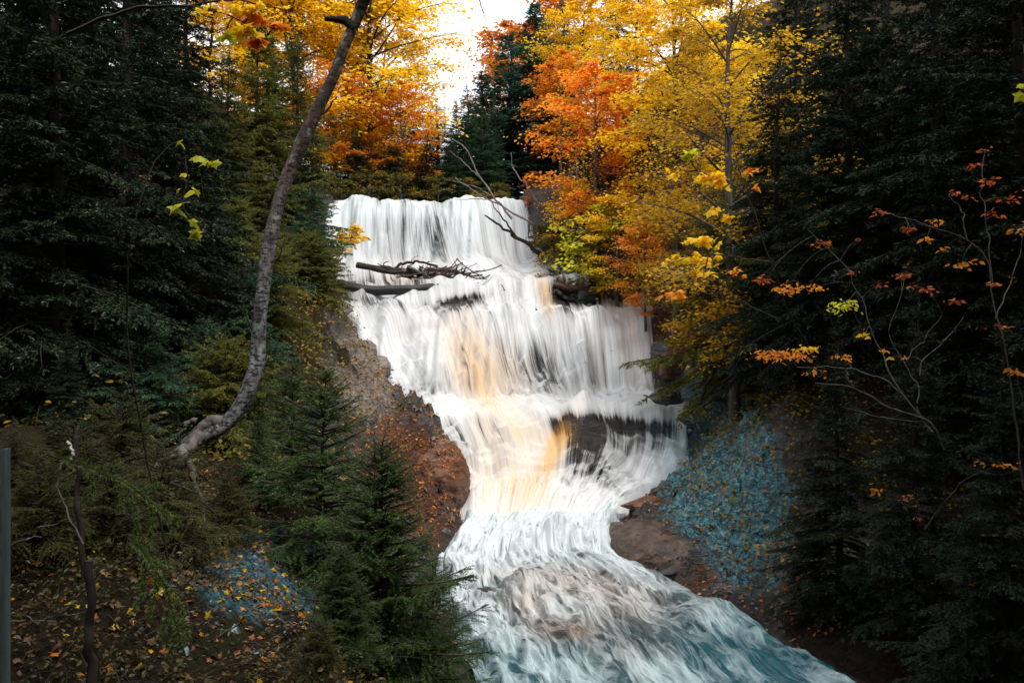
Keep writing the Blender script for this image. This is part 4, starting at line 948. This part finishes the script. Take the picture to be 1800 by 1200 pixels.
leafy('beech_shrub', [([(1660, 790, 7.3), (1633, 743), (1553, 710), (1500, 680), (1433, 673)], .009, .003), ([(1587, 693), (1553, 667), (1480, 647), (1400, 645)], .006, .002), ([(1620, 735), (1587, 693), (1553, 633), (1527, 563), (1503, 500), (1477, 460), (1420, 403)], .008, .002),
      ([(1640, 760), (1615, 727), (1613, 673), (1590, 640), (1563, 587), (1567, 563)], .007, .002), ([(1617, 660), (1623, 633), (1663, 597), (1693, 557)], .005, .002), ([(1593, 633), (1620, 600), (1657, 553)], .005, .002), ([(1633, 743), (1560, 735), (1480, 715)], .005, .002), ([(1500, 680), (1487, 650)], .006, .003)],
      [(1380, 625, 62, 14, 130, 0.050, M_orange), (1420, 612, 30, 8, 30, 0.053, M_gold), (1346, 494, 20, 8, 22, 0.048, M_russet), (1385, 510, 30, 9, 50, 0.048, M_orange), (1437, 507, 9, 7, 9, 0.052, M_gold), (1480, 540, 28, 16, 62, 0.044, M_lime), (1520, 588, 12, 9, 16, 0.048, M_gold), (1480, 628, 22, 9, 20, 0.048, M_orange), (1553, 618, 15, 8, 12, 0.052, M_orange), (1428, 655, 20, 10, 14, 0.048, M_orange),
       (1448, 428, 22, 9, 26, 0.044, M_russet), (1590, 481, 20, 6, 24, 0.044, M_russet), (1626, 507, 26, 7, 24, 0.044, M_russet), (1546, 500, 16, 7, 12, 0.044, M_russet), (1672, 530, 16, 9, 16, 0.048, M_russet), (1508, 420, 8, 4, 5, 0.044, M_russet), (1590, 628, 6, 5, 4, 0.048, M_orange), (1562, 630, 5, 5, 3, 0.060, M_gold), (1500, 480, 12, 6, 6, 0.040, M_russet), (1420, 505, 40, 14, 20, 0.044, M_orange)], 7, M_grey,
      'wiry shrub with bare grey stems and orange and russet leaves on the right', 'shrub', None, OVAL, .75, 9, .004)
leafy('beech_shrub', [([(1800, 860, 6.4), (1770, 640), (1747, 533), (1740, 470), (1700, 420), (1640, 400), (1600, 390)], .008, .002), ([(1745, 500), (1735, 400), (1725, 320), (1732, 262)], .005, .002), ([(1750, 560), (1790, 460), (1800, 390)], .005, .002), ([(1700, 420), (1690, 370), (1668, 345)], .005, .002), ([(1640, 400), (1580, 380), (1540, 370)], .005, .002)],
      [(1600, 402, 15, 8, 16, 0.048, M_russet), (1630, 420, 12, 7, 9, 0.056, M_orange), (1655, 440, 9, 6, 5, 0.060, M_orange), (1690, 465, 24, 8, 22, 0.050, M_orange), (1731, 262, 20, 7, 9, 0.044, M_russet), (1725, 290, 24, 7, 9, 0.044, M_russet), (1728, 320, 26, 8, 14, 0.048, M_russet), (1670, 340, 14, 7, 9, 0.044, M_russet), (1545, 372, 18, 9, 16, 0.044, M_russet), (1640, 388, 20, 8, 12, 0.044, M_orange), (1772, 348, 26, 14, 14, 0.044, M_russet), (1792, 400, 14, 26, 14, 0.056, M_orange), (1755, 573, 20, 6, 12, 0.044, M_russet), (1745, 500, 16, 10, 10, 0.044, M_orange), (1780, 652, 20, 12, 14, 0.060, M_orange), (1700, 348, 14, 8, 8, 0.040, M_russet), (1750, 380, 22, 14, 12, 0.044, M_russet)], 6.2, M_grey,
      'sparse shrub with dark red leaves at the right edge', 'shrub', None, OVAL, .75, 10, .004)
leafy('beech_shrub', [([(1640, 1010, 6.2), (1625, 930), (1600, 880), (1545, 858)], .005, .002), ([(1625, 930), (1690, 850), (1750, 818)], .006, .002)],
      [(1750, 816, 38, 7, 22, 0.044, M_orange), (1545, 862, 16, 11, 7, 0.048, M_orange), (1590, 872, 22, 12, 12, 0.044, M_russet), (1620, 905, 18, 10, 6, 0.040, M_russet)], 6, M_darkbark,
      'low sprig with a few orange brown leaves in the dark lower right', 'shrub', None, OVAL, .75, 12, .004)
leafy('maple_sapling', [([(1860, 300, 6), (1830, 210), (1795, 155)], .006, .002)], [(1797, 160, 6, 14, 3, .09, M_lime)], 6, M_darkbark, 'twig with one yellow green leaf at the right edge', 'twig', None, MAPLE, .9, 13, .004)

# ---- near left bank: railing post, snags, spruce bough, twigs
M_plank = NT('weathered_plank'); t = M_plank; co = t.coord('Object')
n1 = t.noise(t.mapping(co, (30, 30, 2.0)), 1.0, 5.0, .65); n2 = t.noise(co, 4.0, 3.0)
c = t.mix(t.ramp(n1, [(.3, 0.0), (.7, 1.0)]), (.05, .075, .08), (.17, .22, .225)); c = t.mix(t.ramp(n2, [(.5, 0.0), (.7, .5)]), c, (.05, .06, .045))
p = t.n('ShaderNodeBsdfPrincipled', i_Roughness=.85); t.set(p.inputs['Base Color'], c); t.set(p.inputs['Normal'], t.bump(n1, .6, .01)); M_plank = t.done(p.outputs[0])
def beam(m, x0, x1, y0, y1, z0, z1, slope=0.0, bv=.006):
    bm = __import__('bmesh').new(); import bmesh
    bmesh.ops.create_cube(bm, size=1)
    for v in bm.verts:
        top = v.co.z > 0
        v.co = (x0+(v.co.x+.5)*(x1-x0), y0+(v.co.y+.5)*(y1-y0), z1+slope*(v.co.x) if top else z0)
    bmesh.ops.bevel(bm, geom=bm.edges[:], offset=bv, segments=2, affect='EDGES', profile=.6)
    bmesh.ops.triangulate(bm, faces=bm.faces[:])
    bm.verts.index_update()
    m.add([v.co[:] for v in bm.verts], [[v.index for v in f.verts] for f in bm.faces]); bm.free()
b = np.array([-1.45, 2.3, gz(-1.45, 2.3)])
rp = root('wooden_railing', b, 'weathered grey wooden railing post at the bottom left corner', 'railing')
m = MB(); beam(m, -1.50, -1.408, 2.2, 2.24, b[2]-.2, 4.68, .05); at_base(m, 'post', M_plank, rp, b)
m = MB(); beam(m, -2.9, -1.50, 2.243, 2.285, 4.40, 4.56); at_base(m, 'rail', M_plank, rp, b)
m = MB(); beam(m, -2.9, -1.50, 2.243, 2.285, 3.9, 4.02); at_base(m, 'rail', M_plank, rp, b)
stick('broken_sapling', [(150, 1020), (140, 900), (137, 830), (134, 768)], 5, 5.5, 4.5, M_darkbark, 'thin dark broken off trunk behind the wooden railing post', 'snag', None, .02, 8, seed=91)
stick('broken_snag', [(165, 1260), (160, 1150), (157, 1050), (156, 985)], 4.2, 9, 7, M_darkbark, 'thick dark dead stub rising from the bottom edge at the left', 'snag', None, .02, 9, seed=92)
M_snag = bark_mat('pale_broken_wood', (.45, .42, .40), (.7, .66, .62), 20)
stick('split_stick', [(117, 776), (126, 786), (129, 797), (124, 810)], 4.6, 2.5, 3.2, M_snag, 'pale split end of a broken stick above the railing post', 'stick', None, .01, 6, seed=93)
stick('bare_vine', [(124, 810), (108, 814), (103, 850), (110, 893), (132, 930), (146, 955)], 4.6, 2.2, 1.5, M_grey, 'curved pale vine drooping below the split stick', 'vine', None, .02, 6, seed=94)
GT = 'bare twigs on the near left bank'
for k, (pts, Y, lb) in enumerate((
        ([(20, 958), (60, 945), (90, 925), (120, 910)], 4.4, 'grey twig lying right of the railing post'),
        ([(300, 848), (335, 862), (390, 925), (440, 985)], 8, 'reddish forked branch leaning from the bent trunk towards the painted blue reflection'),
        ([(385, 1118), (430, 1085), (470, 1070), (520, 1045)], 5, 'pale twig lying diagonally across the lower edge of the painted blue reflection'),
        ([(430, 1130), (500, 1125), (540, 1095), (558, 1050)], 4.8, 'curved twig bending upward left of the dense low spruce'),
        ([(490, 1088), (520, 1098), (535, 1104)], 5, 'short pale stick near the foot of the dense low spruce'),
        ([(190, 1080), (260, 1170), (300, 1215)], 3.8, 'dark stem curving down to the bottom edge'),
        ([(130, 1045), (160, 1010), (150, 985)], 4.6, 'thin twig crossing the top of the thick dark stub'),
        ([(205, 905), (250, 895), (300, 880)], 5.5, 'grey twig behind the drooping spruce bough'),
        ([(20, 1090), (90, 1082), (150, 1075)], 4.0, 'long thin twig low beside the railing'),
        ([(320, 1040), (345, 990), (352, 940)], 5.2, 'upright thin twig at the left side of the painted blue reflection'))):
    stick('bare_twig', pts, Y, 2.0, .7, M_greybark if k % 2 == 0 else M_darkbark, lb, 'twig', GT, .04, 5, seed=100+k, forks=((.5, [((pts[1][0]+pts[2][0])/2+14, (pts[1][1]+pts[2][1])/2-22)], 1.2),))
def bough(name, twigs, Y, mat, label, seed, needle=.026, nw=.0036, sp=.0006):
    r = np.random.default_rng(seed); W = MB(); G = MB()
    for k, (pts, ra) in enumerate(twigs):
        c = pl(pts, Y, 30, .01, seed+k); W.tube(c, np.linspace(ra, ra*.35, 30), 5)
        L = np.sum(np.linalg.norm(np.diff(c, axis=0), axis=1)); n = int(L/sp)
        q = r.uniform(.12, 1, n)*29; i = np.minimum(q.astype(int), 28); f = (q-i)[:, None]
        pos = c[i]*(1-f)+c[i+1]*f; tg = norm(c[i+1]-c[i])
        pr = norm(np.cross(tg, np.array([.25, -1, .3]))); p2 = np.cross(tg, pr)
        s = np.where(r.uniform(0, 1, n) < .5, -1, 1)
        a = r.normal(.95, .15, n); e = r.normal(0, .5, n)
        nd = norm(tg*np.cos(a)[:, None]+(pr*s[:, None]*np.cos(e)[:, None]+p2*np.sin(e)[:, None])*np.sin(a)[:, None])
        wv = norm(np.cross(nd, r.normal(0, 1, (n, 3)))); l = needle*r.uniform(.7, 1.15, n)
        G.add(np.stack([pos-wv*nw*.5, pos+wv*nw*.5, pos+nd*l[:, None]], 1).reshape(-1, 3), np.arange(3*n).reshape(-1, 3))
    b = pt(*twigs[0][0][0][:2], Y)
    o = root(name, b, label, 'branch'); at_base(W, 'stem', M_darkbark, o, b, True); at_base(G, 'needles', mat, o, b); return o
M_bough = leaf_mat('bough_needles', (.05, .09, .025), (.11, .16, .04), (.2, .24, .07), trans=.25, clump=3)
tw = [([(90, 800, 4.6), (170, 828), (225, 852), (262, 880), (290, 905), (304, 935)], .006)]
for a, b_ in (((225, 852), (240, 965)), ((262, 880), (262, 962)), ((245, 865), (285, 850)), ((200, 840), (215, 900)), ((280, 895), (318, 925)), ((170, 828), (210, 812)), ((150, 820), (160, 880))):
    tw.append(([a, ((a[0]+b_[0])/2+6, (a[1]+b_[1])/2-4), b_], .003))
bough('spruce_bough', tw, 4.2, M_bough, 'drooping green spruce bough right of the broken trunk on the near left bank', 31)
tw = [([(225, 945, 4.4), (262, 985), (290, 1025), (305, 1075), (318, 1135)], .005)]
for a, b_ in (((250, 975), (245, 1030)), ((275, 1003), (262, 1085)), ((290, 1025), (322, 1080)), ((298, 1050), (282, 1120)), ((305, 1075), (330, 1120)), ((308, 1095), (296, 1155)), ((262, 985), (300, 1000)), ((255, 1010), (235, 1075))):
    tw.append(([a, ((a[0]+b_[0])/2+6, (a[1]+b_[1])/2-4), b_], .003))
bough('spruce_bough', tw, 3.8, M_bough, 'lower hanging spruce bough with yellow green needles near the bottom left', 33)

# ---- boulders at the water's edge
M_boulder = NT('wet_boulder'); t = M_boulder; co = t.coord('Object')
n1 = t.noise(t.mapping(co, (2, 2, 9)), 1.0, 6.0, .65)
c = t.ramp(n1, [(.3, (.012, .013, .016)), (.55, (.05, .05, .055)), (.75, (.11, .10, .095))])
p = t.n('ShaderNodeBsdfPrincipled', i_Roughness=.38); t.set(p.inputs['Base Color'], c); t.set(p.inputs['Normal'], t.bump(n1, .7, .06)); M_boulder = t.done(p.outputs[0])
def boulder(px, Y, sx, sy, sz, label, seed, up=.0, mat=None):
    import bmesh
    X = (px-900)/F*Y; z = gz(X, Y); r = np.random.default_rng(seed)
    bm = bmesh.new()
    q = norm(r.normal(0, 1, (22, 3)))*r.uniform(.8, 1.05, (22, 1)); q[:, 2] = np.sign(q[:, 2])*np.minimum(np.abs(q[:, 2]), .7)/.7
    for c in q: bm.verts.new(c)
    h = bmesh.ops.convex_hull(bm, input=bm.verts[:])
    bmesh.ops.delete(bm, geom=[v for v in bm.verts if not v.link_faces], context='VERTS')
    bmesh.ops.bevel(bm, geom=bm.edges[:], offset=.05, segments=1, affect='EDGES'); bmesh.ops.triangulate(bm, faces=bm.faces[:])
    for _ in range(3): bmesh.ops.subdivide_edges(bm, edges=[e for e in bm.edges if e.calc_length() > .16], cuts=1); bmesh.ops.triangulate(bm, faces=bm.faces[:])
    bm.verts.index_update(); co = np.array([v.co[:] for v in bm.verts]); fc = np.array([[v.index for v in f.verts] for f in bm.faces]); bm.free()
    st = co[:, 2]*3.2+fbm(co[:, 0]*1.5, co[:, 1]*1.5, seed, 2); fr = st-np.floor(st)
    co = co*(1+.10*(fbm(co[:, 0]*3+seed, co[:, 1]*3+co[:, 2]*2.2, seed, 4)-.5)+.028*(sstep(.2, .5, fr)-.5))[:, None]
    m = MB(); m.add(co*np.array([sx, sy, sz]), fc); o = m.obj('boulder', mat or M_boulder, None, False); o.location = (X, Y, z+up); o.rotation_euler.z = seed
    return tag(o, label, 'rock', 'rocks in and beside the stream')
def rock_mat(name, a, b2, c2, rough=.6):
    t = NT(name); co = t.coord('Object'); n1 = t.noise(t.mapping(co, (2, 2, 9)), 1.0, 6.0, .65); n2 = t.noise(co, 16, 5, .75)
    c = t.ramp(t.math('ADD', t.math('MULTIPLY', n1, .55), t.math('MULTIPLY', n2, .45)), [(.36, a), (.5, b2), (.64, c2)])
    p = t.n('ShaderNodeBsdfPrincipled', i_Roughness=rough); t.set(p.inputs['Base Color'], c); t.set(p.inputs['Normal'], t.bump(n2, .8, .04)); return t.done(p.outputs[0])
M_rust = rock_mat('rusty_rock', (.02, .009, .006), (.12, .045, .02), (.27, .13, .07), .5)
M_tan = rock_mat('pale_brown_rock', (.03, .024, .02), (.15, .12, .10), (.32, .27, .23))
for px, Y, sx, sy, sz, up, mt, lb in (
        (735, 28.6, .7, .6, .35, -.05, M_boulder, 'dark wet rock at the left shoulder of the lower waterfall'),
        (700, 30.6, .8, .6, .4, -.05, M_rust, 'reddish rock at the left end of the ledge pool'),
        (668, 32.6, .6, .6, .5, .0, M_tan, 'pale brown rock at the left foot of the middle waterfall'),
        (640, 34.0, .8, .6, .6, -.1, M_tan, 'pale brown rock half way up the left edge of the middle waterfall'),
        (607, 36.0, .7, .6, .5, -.1, M_tan, 'pale rock under the cedar at the top left of the middle waterfall'),
        (1158, 34.4, .8, .6, .5, -.35, M_boulder, 'dark blocky rock at the right edge of the middle waterfall'),
        (1185, 33.0, .9, .7, .6, -.1, M_rust, 'reddish block on the right bank below the hanging root'),
        (1215, 29.0, .8, .6, .4, -.1, M_boulder, 'dark slab at the right end of the rock shelf'),
        (1128, 22.5, .7, .5, .22, -.16, M_rust, 'brown slab at the right edge of the foaming basin')):
    boulder(px, Y, sx, sy, sz, lb, int(px), up, mt)
boulder(1088, 21.5, .7, .6, .3, 'brown flat boulder where the lower cascade meets the right bank', 3, -.15)
boulder(1185, 18.4, 1.0, .5, .25, 'low dark boulder at the foot of the shale slope painted with blue skylight', 4, -.12)
boulder(1300, 14.8, .6, .4, .2, 'dark boulder at the right edge of the rapids', 5, -.1)
boulder(1035, 38.2, .7, .4, .4, 'black boulder in the gap under the reddish log', 6, .25)
boulder(1165, 31.2, 1.0, .8, .5, 'dark boulder beside the foot of the middle waterfall on the right', 9, .1)

M_brown_a = leaf_mat('wet_brown_leaf', (.03, .014, .008), (.10, .045, .02), (.28, .12, .04), trans=.05, clump=2.0)
def outcrop(loc, rot, dim, mat, label, seed, leafmats, leaflabel, share=.2):
    import bmesh
    from mathutils import Euler
    bm = bmesh.new(); bmesh.ops.create_icosphere(bm, subdivisions=6, radius=1)
    co = np.array([v.co[:] for v in bm.verts]); fc = np.array([[v.index for v in f.verts] for f in bm.faces]); bm.free()
    dim = np.array(dim); co = np.sign(co)*np.abs(co)**.9; wx = co*dim
    st = wx[:, 2]/.26+fbm(wx[:, 0]*.9, wx[:, 1]*.9, seed+1, 3)*1.4; fr = st-np.floor(st)
    k = 1+.30*(fbm(wx[:, 0]*.8+4, wx[:, 1]*.8+wx[:, 2]*.6, seed, 4)-.5)+.018*(sstep(.2, .5, fr)-.5)*sstep(.35, .65, fbm(wx[:, 0]*.7, wx[:, 1]*.7+wx[:, 2], seed+3, 2))
    k = k+.10*(fbm(wx[:, 0]*2.6, wx[:, 1]*2.6+wx[:, 2]*2.2, seed+4, 4)-.5)+.05*(fbm(wx[:, 0]*7, wx[:, 1]*7+wx[:, 2]*6, seed+2, 3)-.5)
    m = MB(); m.add(wx*k[:, None], fc); oc = m.obj('rock_outcrop', mat, None, True); oc.location = loc; oc.rotation_euler = rot
    tag(oc, label, 'rock')
    keep = np.where((co[:, 2] > .05) & (RNG.uniform(0, 1, len(co)) < share))[0]
    mt_ = np.array(Euler(rot).to_matrix()); pw = (wx*k[:, None])[keep]@mt_.T+np.array(loc); nw_ = norm((co[keep]/dim)@mt_.T)
    r = np.random.default_rng(77); nz = norm(nw_+r.normal(0, .3, nw_.shape)); ax = norm(np.cross(nz, r.normal(0, 1, nz.shape))); ay = np.cross(nz, ax)
    m = MB(); pk = r.integers(0, len(leafmats), len(pw))
    for i in range(len(leafmats)):
        q = pk == i; m.scatter(*OVAL, pw[q]+nw_[q]*.015, ax[q], ay[q], nz[q], .1*r.uniform(.5, 1.1, q.sum()), i)
    tag(m.obj('fallen_leaves', leafmats), leaflabel, 'leaf litter', None, 'stuff')
outcrop((-2.75, 24.7, .62), (R_(-10), 0, R_(14)), (1.35, 2.6, 1.45), M_rust, 'big rounded rusty rock outcrop left of the lower waterfall and basin', 411, [M_red, M_litter, M_russet], 'russet leaves stuck to the rusty rock outcrop')
M_slab = rock_mat('wet_brown_slab', (.012, .009, .008), (.06, .04, .03), (.16, .115, .09), .38)
outcrop((3.55, 20.6, -.45), (R_(-4), R_(-12), R_(28)), (1.15, 2.3, .75), M_slab, 'low wet brown rock slab where the right bank pinches the foaming basin', 431, [M_brown_a, M_litter], 'brown leaves on the wet rock slab at the right of the basin', .03)
# ---- litter and ground cover
def zone_scatter(n, seed, f, box=None):
    if box:
        r = np.random.default_rng(seed); X = r.uniform(box[0], box[1], n*8); Y = r.uniform(box[2], box[3], n*8)
        d = np.maximum(Ledge(Y)-X, 0)+np.maximum(X-Redge(Y), 0)
        k = (d > .15) & (r.uniform(0, 1, n*8) < f(X, Y, d)); return X[k][:n], Y[k][:n]
    r = np.random.default_rng(seed); out = []
    X = r.uniform(-14, 14, n*6); Y = r.uniform(3, 48, n*6)**1.0
    Y = 3+45*r.uniform(0, 1, n*6)**1.3
    d = np.maximum(Ledge(Y)-X, 0)+np.maximum(X-Redge(Y), 0)
    keep = (d > .25) & (r.uniform(0, 1, n*6) < f(X, Y, d))
    return X[keep][:n], Y[keep][:n]
def on_ground(X, Y, e=.06):
    z = ground(X, Y); zx = (ground(X+e, Y)-z)/e; zy = (ground(X, Y+e)-z)/e
    return np.stack([X, Y, z], -1), norm(np.stack([-zx, -zy, np.ones_like(z)], -1))
def litter(name, n, seed, f, tmpl, size, mats, lift=.012, tilt=.25, box=None):
    X, Y = zone_scatter(n, seed, f, box); r = np.random.default_rng(seed+1); P_, N = on_ground(X, Y); n = len(X)
    nz = norm(N+r.normal(0, tilt, (n, 3))); a = norm(np.cross(nz, r.normal(0, 1, (n, 3)))); b2 = np.cross(nz, a)
    m = MB(); pick = r.integers(0, len(mats), n)
    for k in range(len(mats)):
        q = pick == k; m.scatter(*tmpl, P_[q]+N[q]*lift, a[q], b2[q], nz[q], size*r.uniform(.6, 1.2, q.sum()), k)
    return m.obj(name, mats)
NEAR = (-6, .3, 3, 12)
M_brown = leaf_mat('brown_leaf', (.03, .014, .008), (.09, .045, .022), (.2, .12, .07), trans=.05, clump=2.0)
near = lambda X, Y, d: (.35+.65*gs(*PX(X, Y, ground(X, Y)), 480, 1020, 150, 90))
tag(litter('fallen_leaves', 3200, 201, near, MAPLE, .065, [M_brown, M_litter, M_red, M_brown, M_litter, M_brown, M_brown, M_gold], .015, .4, NEAR), 'fallen maple leaves scattered over the near left bank', 'leaf litter', None, 'stuff')
far = lambda X, Y, d: (Y > 14)*(.25+.75*sstep(4, 1, d))
tag(litter('fallen_leaves', 9000, 205, far, RHOMB, .10, [M_litter, M_red, M_litter, M_orange], .012, .4), 'fallen leaves covering the banks beside the falls', 'leaf litter', None, 'stuff')
lb = lambda X, Y, d: np.clip(gs(*PX(X, Y, ground(X, Y)), 725, 830, 70, 90, -30)*1.3+.12, 0, 1)
tag(litter('fallen_leaves', 3800, 209, lb, OVAL, .10, [M_red, M_litter, M_brown], .012, .45, (-8, -1, 20, 34)), 'russet fallen leaves on the rock left of the lower waterfall', 'leaf litter', None, 'stuff')
M_floor = leaf_mat('forest_floor_leaves', (.015, .014, .006), (.05, .05, .015), (.14, .07, .025), trans=.2, clump=1.5)
# ground cover: low tufts of leaves
X, Y = zone_scatter(5200, 221, lambda X, Y, d: sstep(1.2, 3.2, d)*(Y > 12.5))
P_, N = on_ground(X, Y); r = np.random.default_rng(5); k = 9
P2 = np.repeat(P_, k, 0)+r.normal(0, 1, (len(P_)*k, 3))*[.2, .2, .0]; P2[:, 2] += np.abs(r.normal(0, .22, len(P2)))*np.repeat(r.uniform(.4, 1.8, len(P_)), k)
m = MB(); m.scatter(*OVAL, P2, *leaf_axes(len(P2), r, .6), .13*r.uniform(.5, 1.2, len(P2)))
tag(m.obj('undergrowth', M_under), 'low leafy undergrowth on both banks', 'undergrowth', None, 'stuff')
X, Y = zone_scatter(5200, 231, lambda X, Y, d: sstep(.3, 1.2, d)*(1-.95*gs(*PX(X, Y, ground(X, Y)), 480, 1020, 110, 70)), NEAR)
P_, N = on_ground(X, Y); k = 8
P2 = np.repeat(P_, k, 0)+r.normal(0, 1, (len(P_)*k, 3))*[.06, .06, .0]; P2[:, 2] += np.abs(r.normal(0, .08, len(P2)))*np.repeat(r.uniform(.3, 1.8, len(P_)), k)
m = MB(); m.scatter(*OVAL, P2, *leaf_axes(len(P2), r, .7), .045*r.uniform(.5, 1.2, len(P2)))
tag(m.obj('undergrowth', M_floor), 'small leafy plants and debris on the near left bank', 'undergrowth', None, 'stuff')
m = MB(); r = np.random.default_rng(6)
for k in range(260):
    x = r.uniform(-4.2, -.9); y = r.uniform(3.2, 8.5); z = gz(x, y); a = r.uniform(0, 6.28); L = r.uniform(.2, .8)
    u = np.linspace(0, 1, 7)[:, None]; d = np.array([math.cos(a), math.sin(a), r.uniform(.0, .5)])*L
    c = np.array([x, y, z+.02])+d*u+np.array([r.normal(0, .1), r.normal(0, .1), -.15*L])*u*u+np.array([0, 0, .25*L])*u*(1-u)
    m.tube(c, np.linspace(.005, .0015, 7), 4, cap=False)
tag(m.obj('twig_litter', M_darkbark, None, True), 'tangle of thin bare twigs on the near left bank', 'twigs', None, 'stuff')

# loose stones on the slopes beside the falls
OCT = (np.array([[1, 0, 0], [-.9, .1, 0], [.1, .7, .05], [0, -.8, 0], [.1, .05, .42], [0, 0, -.4]]), np.array([[0, 2, 4], [2, 1, 4], [1, 3, 4], [3, 0, 4], [2, 0, 5], [1, 2, 5], [3, 1, 5], [0, 3, 5]]))
def stones(n, seed, f, box, size, mat, label):
    X, Y = zone_scatter(n, seed, f, box); r = np.random.default_rng(seed+1); P_, N = on_ground(X, Y); n = len(X)
    nz = norm(N+r.normal(0, .3, (n, 3))); a = norm(np.cross(nz, r.normal(0, 1, (n, 3)))); b2 = np.cross(nz, a)
    m = MB(); m.scatter(*OCT, P_, a, b2, nz, size*(.3+r.exponential(.45, n)).clip(.3, 2.6)); tag(m.obj('gravel', mat), label, 'gravel', None, 'stuff')
def stone_mat(name, a, b, c):
    t = NT(name); rnd = t.n('ShaderNodeNewGeometry').outputs['Random Per Island']; co = t.coord('Object')
    col = t.mix(t.math('MULTIPLY', t.noise(co, 25, 4, .7), .6), t.ramp(rnd, [(.1, a), (.6, b), (.95, c)]), (.01, .01, .012))
    p = t.n('ShaderNodeBsdfPrincipled', i_Roughness=.5); t.set(p.inputs['Base Color'], col); return t.done(p.outputs[0])
stones(620, 301, lambda X, Y, d: np.clip(gs(*PX(X, Y, ground(X, Y)), 1265, 850, 85, 140, -15)*1.4, 0, 1), (3, 9, 15, 32), .055, stone_mat('skylight_tint_chips', (.015, .035, .045), (.06, .23, .28), (.26, .56, .60)), 'loose shale chips painted with blue skylight on the right bank')  # chips carry the slope's painted blue skylight in their colour
stones(1300, 305, lambda X, Y, d: sstep(3, .4, d), (-9, 9, 15, 40), .10, stone_mat('brown_shale_chips', (.02, .018, .018), (.08, .065, .055), (.2, .17, .15)), 'loose brown shale chips along the banks')
stones(700, 307, lambda X, Y, d: np.clip(gs(*PX(X, Y, ground(X, Y)), 480, 1020, 120, 65), 0, 1), (-5, .2, 4.5, 10), .028, stone_mat('reflection_tint_pebbles', (.015, .035, .045), (.05, .13, .16), (.2, .34, .37)), 'small pebbles on the painted blue reflection of the near left bank')  # pebbles tinted to match the blue reflection painted on the bank
# ================================================================== light and camera
SUN_EL, SUN_AZ = R_(60), R_(150)       # azimuth clockwise from +Y
w = bpy.data.worlds.new('World'); SC.world = w; w.use_nodes = True
nt = w.node_tree; nt.nodes.clear()
sky = nt.nodes.new('ShaderNodeTexSky'); sky.sky_type = 'NISHITA'; sky.sun_disc = False
sky.sun_elevation = SUN_EL; sky.sun_rotation = SUN_AZ; sky.air_density = 1.0; sky.dust_density = 6.0; sky.ozone_density = 1.0
hs = nt.nodes.new('ShaderNodeHueSaturation'); hs.inputs['Saturation'].default_value = .5
bg = nt.nodes.new('ShaderNodeBackground'); bg.inputs['Strength'].default_value = .15
ow = nt.nodes.new('ShaderNodeOutputWorld')
tc = nt.nodes.new('ShaderNodeTexCoord'); cn = nt.nodes.new('ShaderNodeTexNoise'); cn.inputs['Scale'].default_value = 2.2; cn.inputs['Detail'].default_value = 5
cr = nt.nodes.new('ShaderNodeValToRGB'); cr.color_ramp.elements[0].position = .3; cr.color_ramp.elements[0].color = (.6, .6, .6, 1); cr.color_ramp.elements[1].position = .6
cm = nt.nodes.new('ShaderNodeMix'); cm.data_type = 'RGBA'; cm.inputs[7].default_value = (4.3, 4.4, 4.6, 1)
nt.links.new(tc.outputs['Generated'], cn.inputs['Vector']); nt.links.new(cn.outputs[0], cr.inputs[0]); nt.links.new(cr.outputs[0], cm.inputs[0])
nt.links.new(sky.outputs[0], hs.inputs['Color']); nt.links.new(hs.outputs[0], cm.inputs[6]); nt.links.new(cm.outputs[2], bg.inputs[0]); nt.links.new(bg.outputs[0], ow.inputs[0])
ld = bpy.data.lights.new('sun', 'SUN'); ld.energy = 1.2; ld.angle = R_(20); ld.color = (1, .95, .87)
lo = link('sun', ld)
dv = np.array([math.sin(SUN_AZ)*math.cos(SUN_EL), math.cos(SUN_AZ)*math.cos(SUN_EL), math.sin(SUN_EL)])
from mathutils import Vector
lo.rotation_euler = Vector(dv).to_track_quat('Z', 'Y').to_euler()
cd = bpy.data.cameras.new('camera'); cd.lens = 28; cd.sensor_width = 36; cd.clip_start = .05; cd.clip_end = 2000
cam = link('camera', cd); cam.location = (0, 0, CAMZ); cam.rotation_euler = (R_(90), 0, 0)
SC.camera = cam
vs = SC.view_settings; SC.display_settings.display_device = 'sRGB'
vs.view_transform = 'Standard'; vs.look = 'None'; vs.gamma = 1; vs.use_curve_mapping = False; vs.exposure = 1.35
SC.cycles.max_bounces = 6; SC.cycles.diffuse_bounces = 3; SC.cycles.glossy_bounces = 2; SC.cycles.transmission_bounces = 3; SC.cycles.transparent_max_bounces = 12
SC.cycles.use_denoising = True
SC.cycles.caustics_reflective = False; SC.cycles.caustics_refractive = False
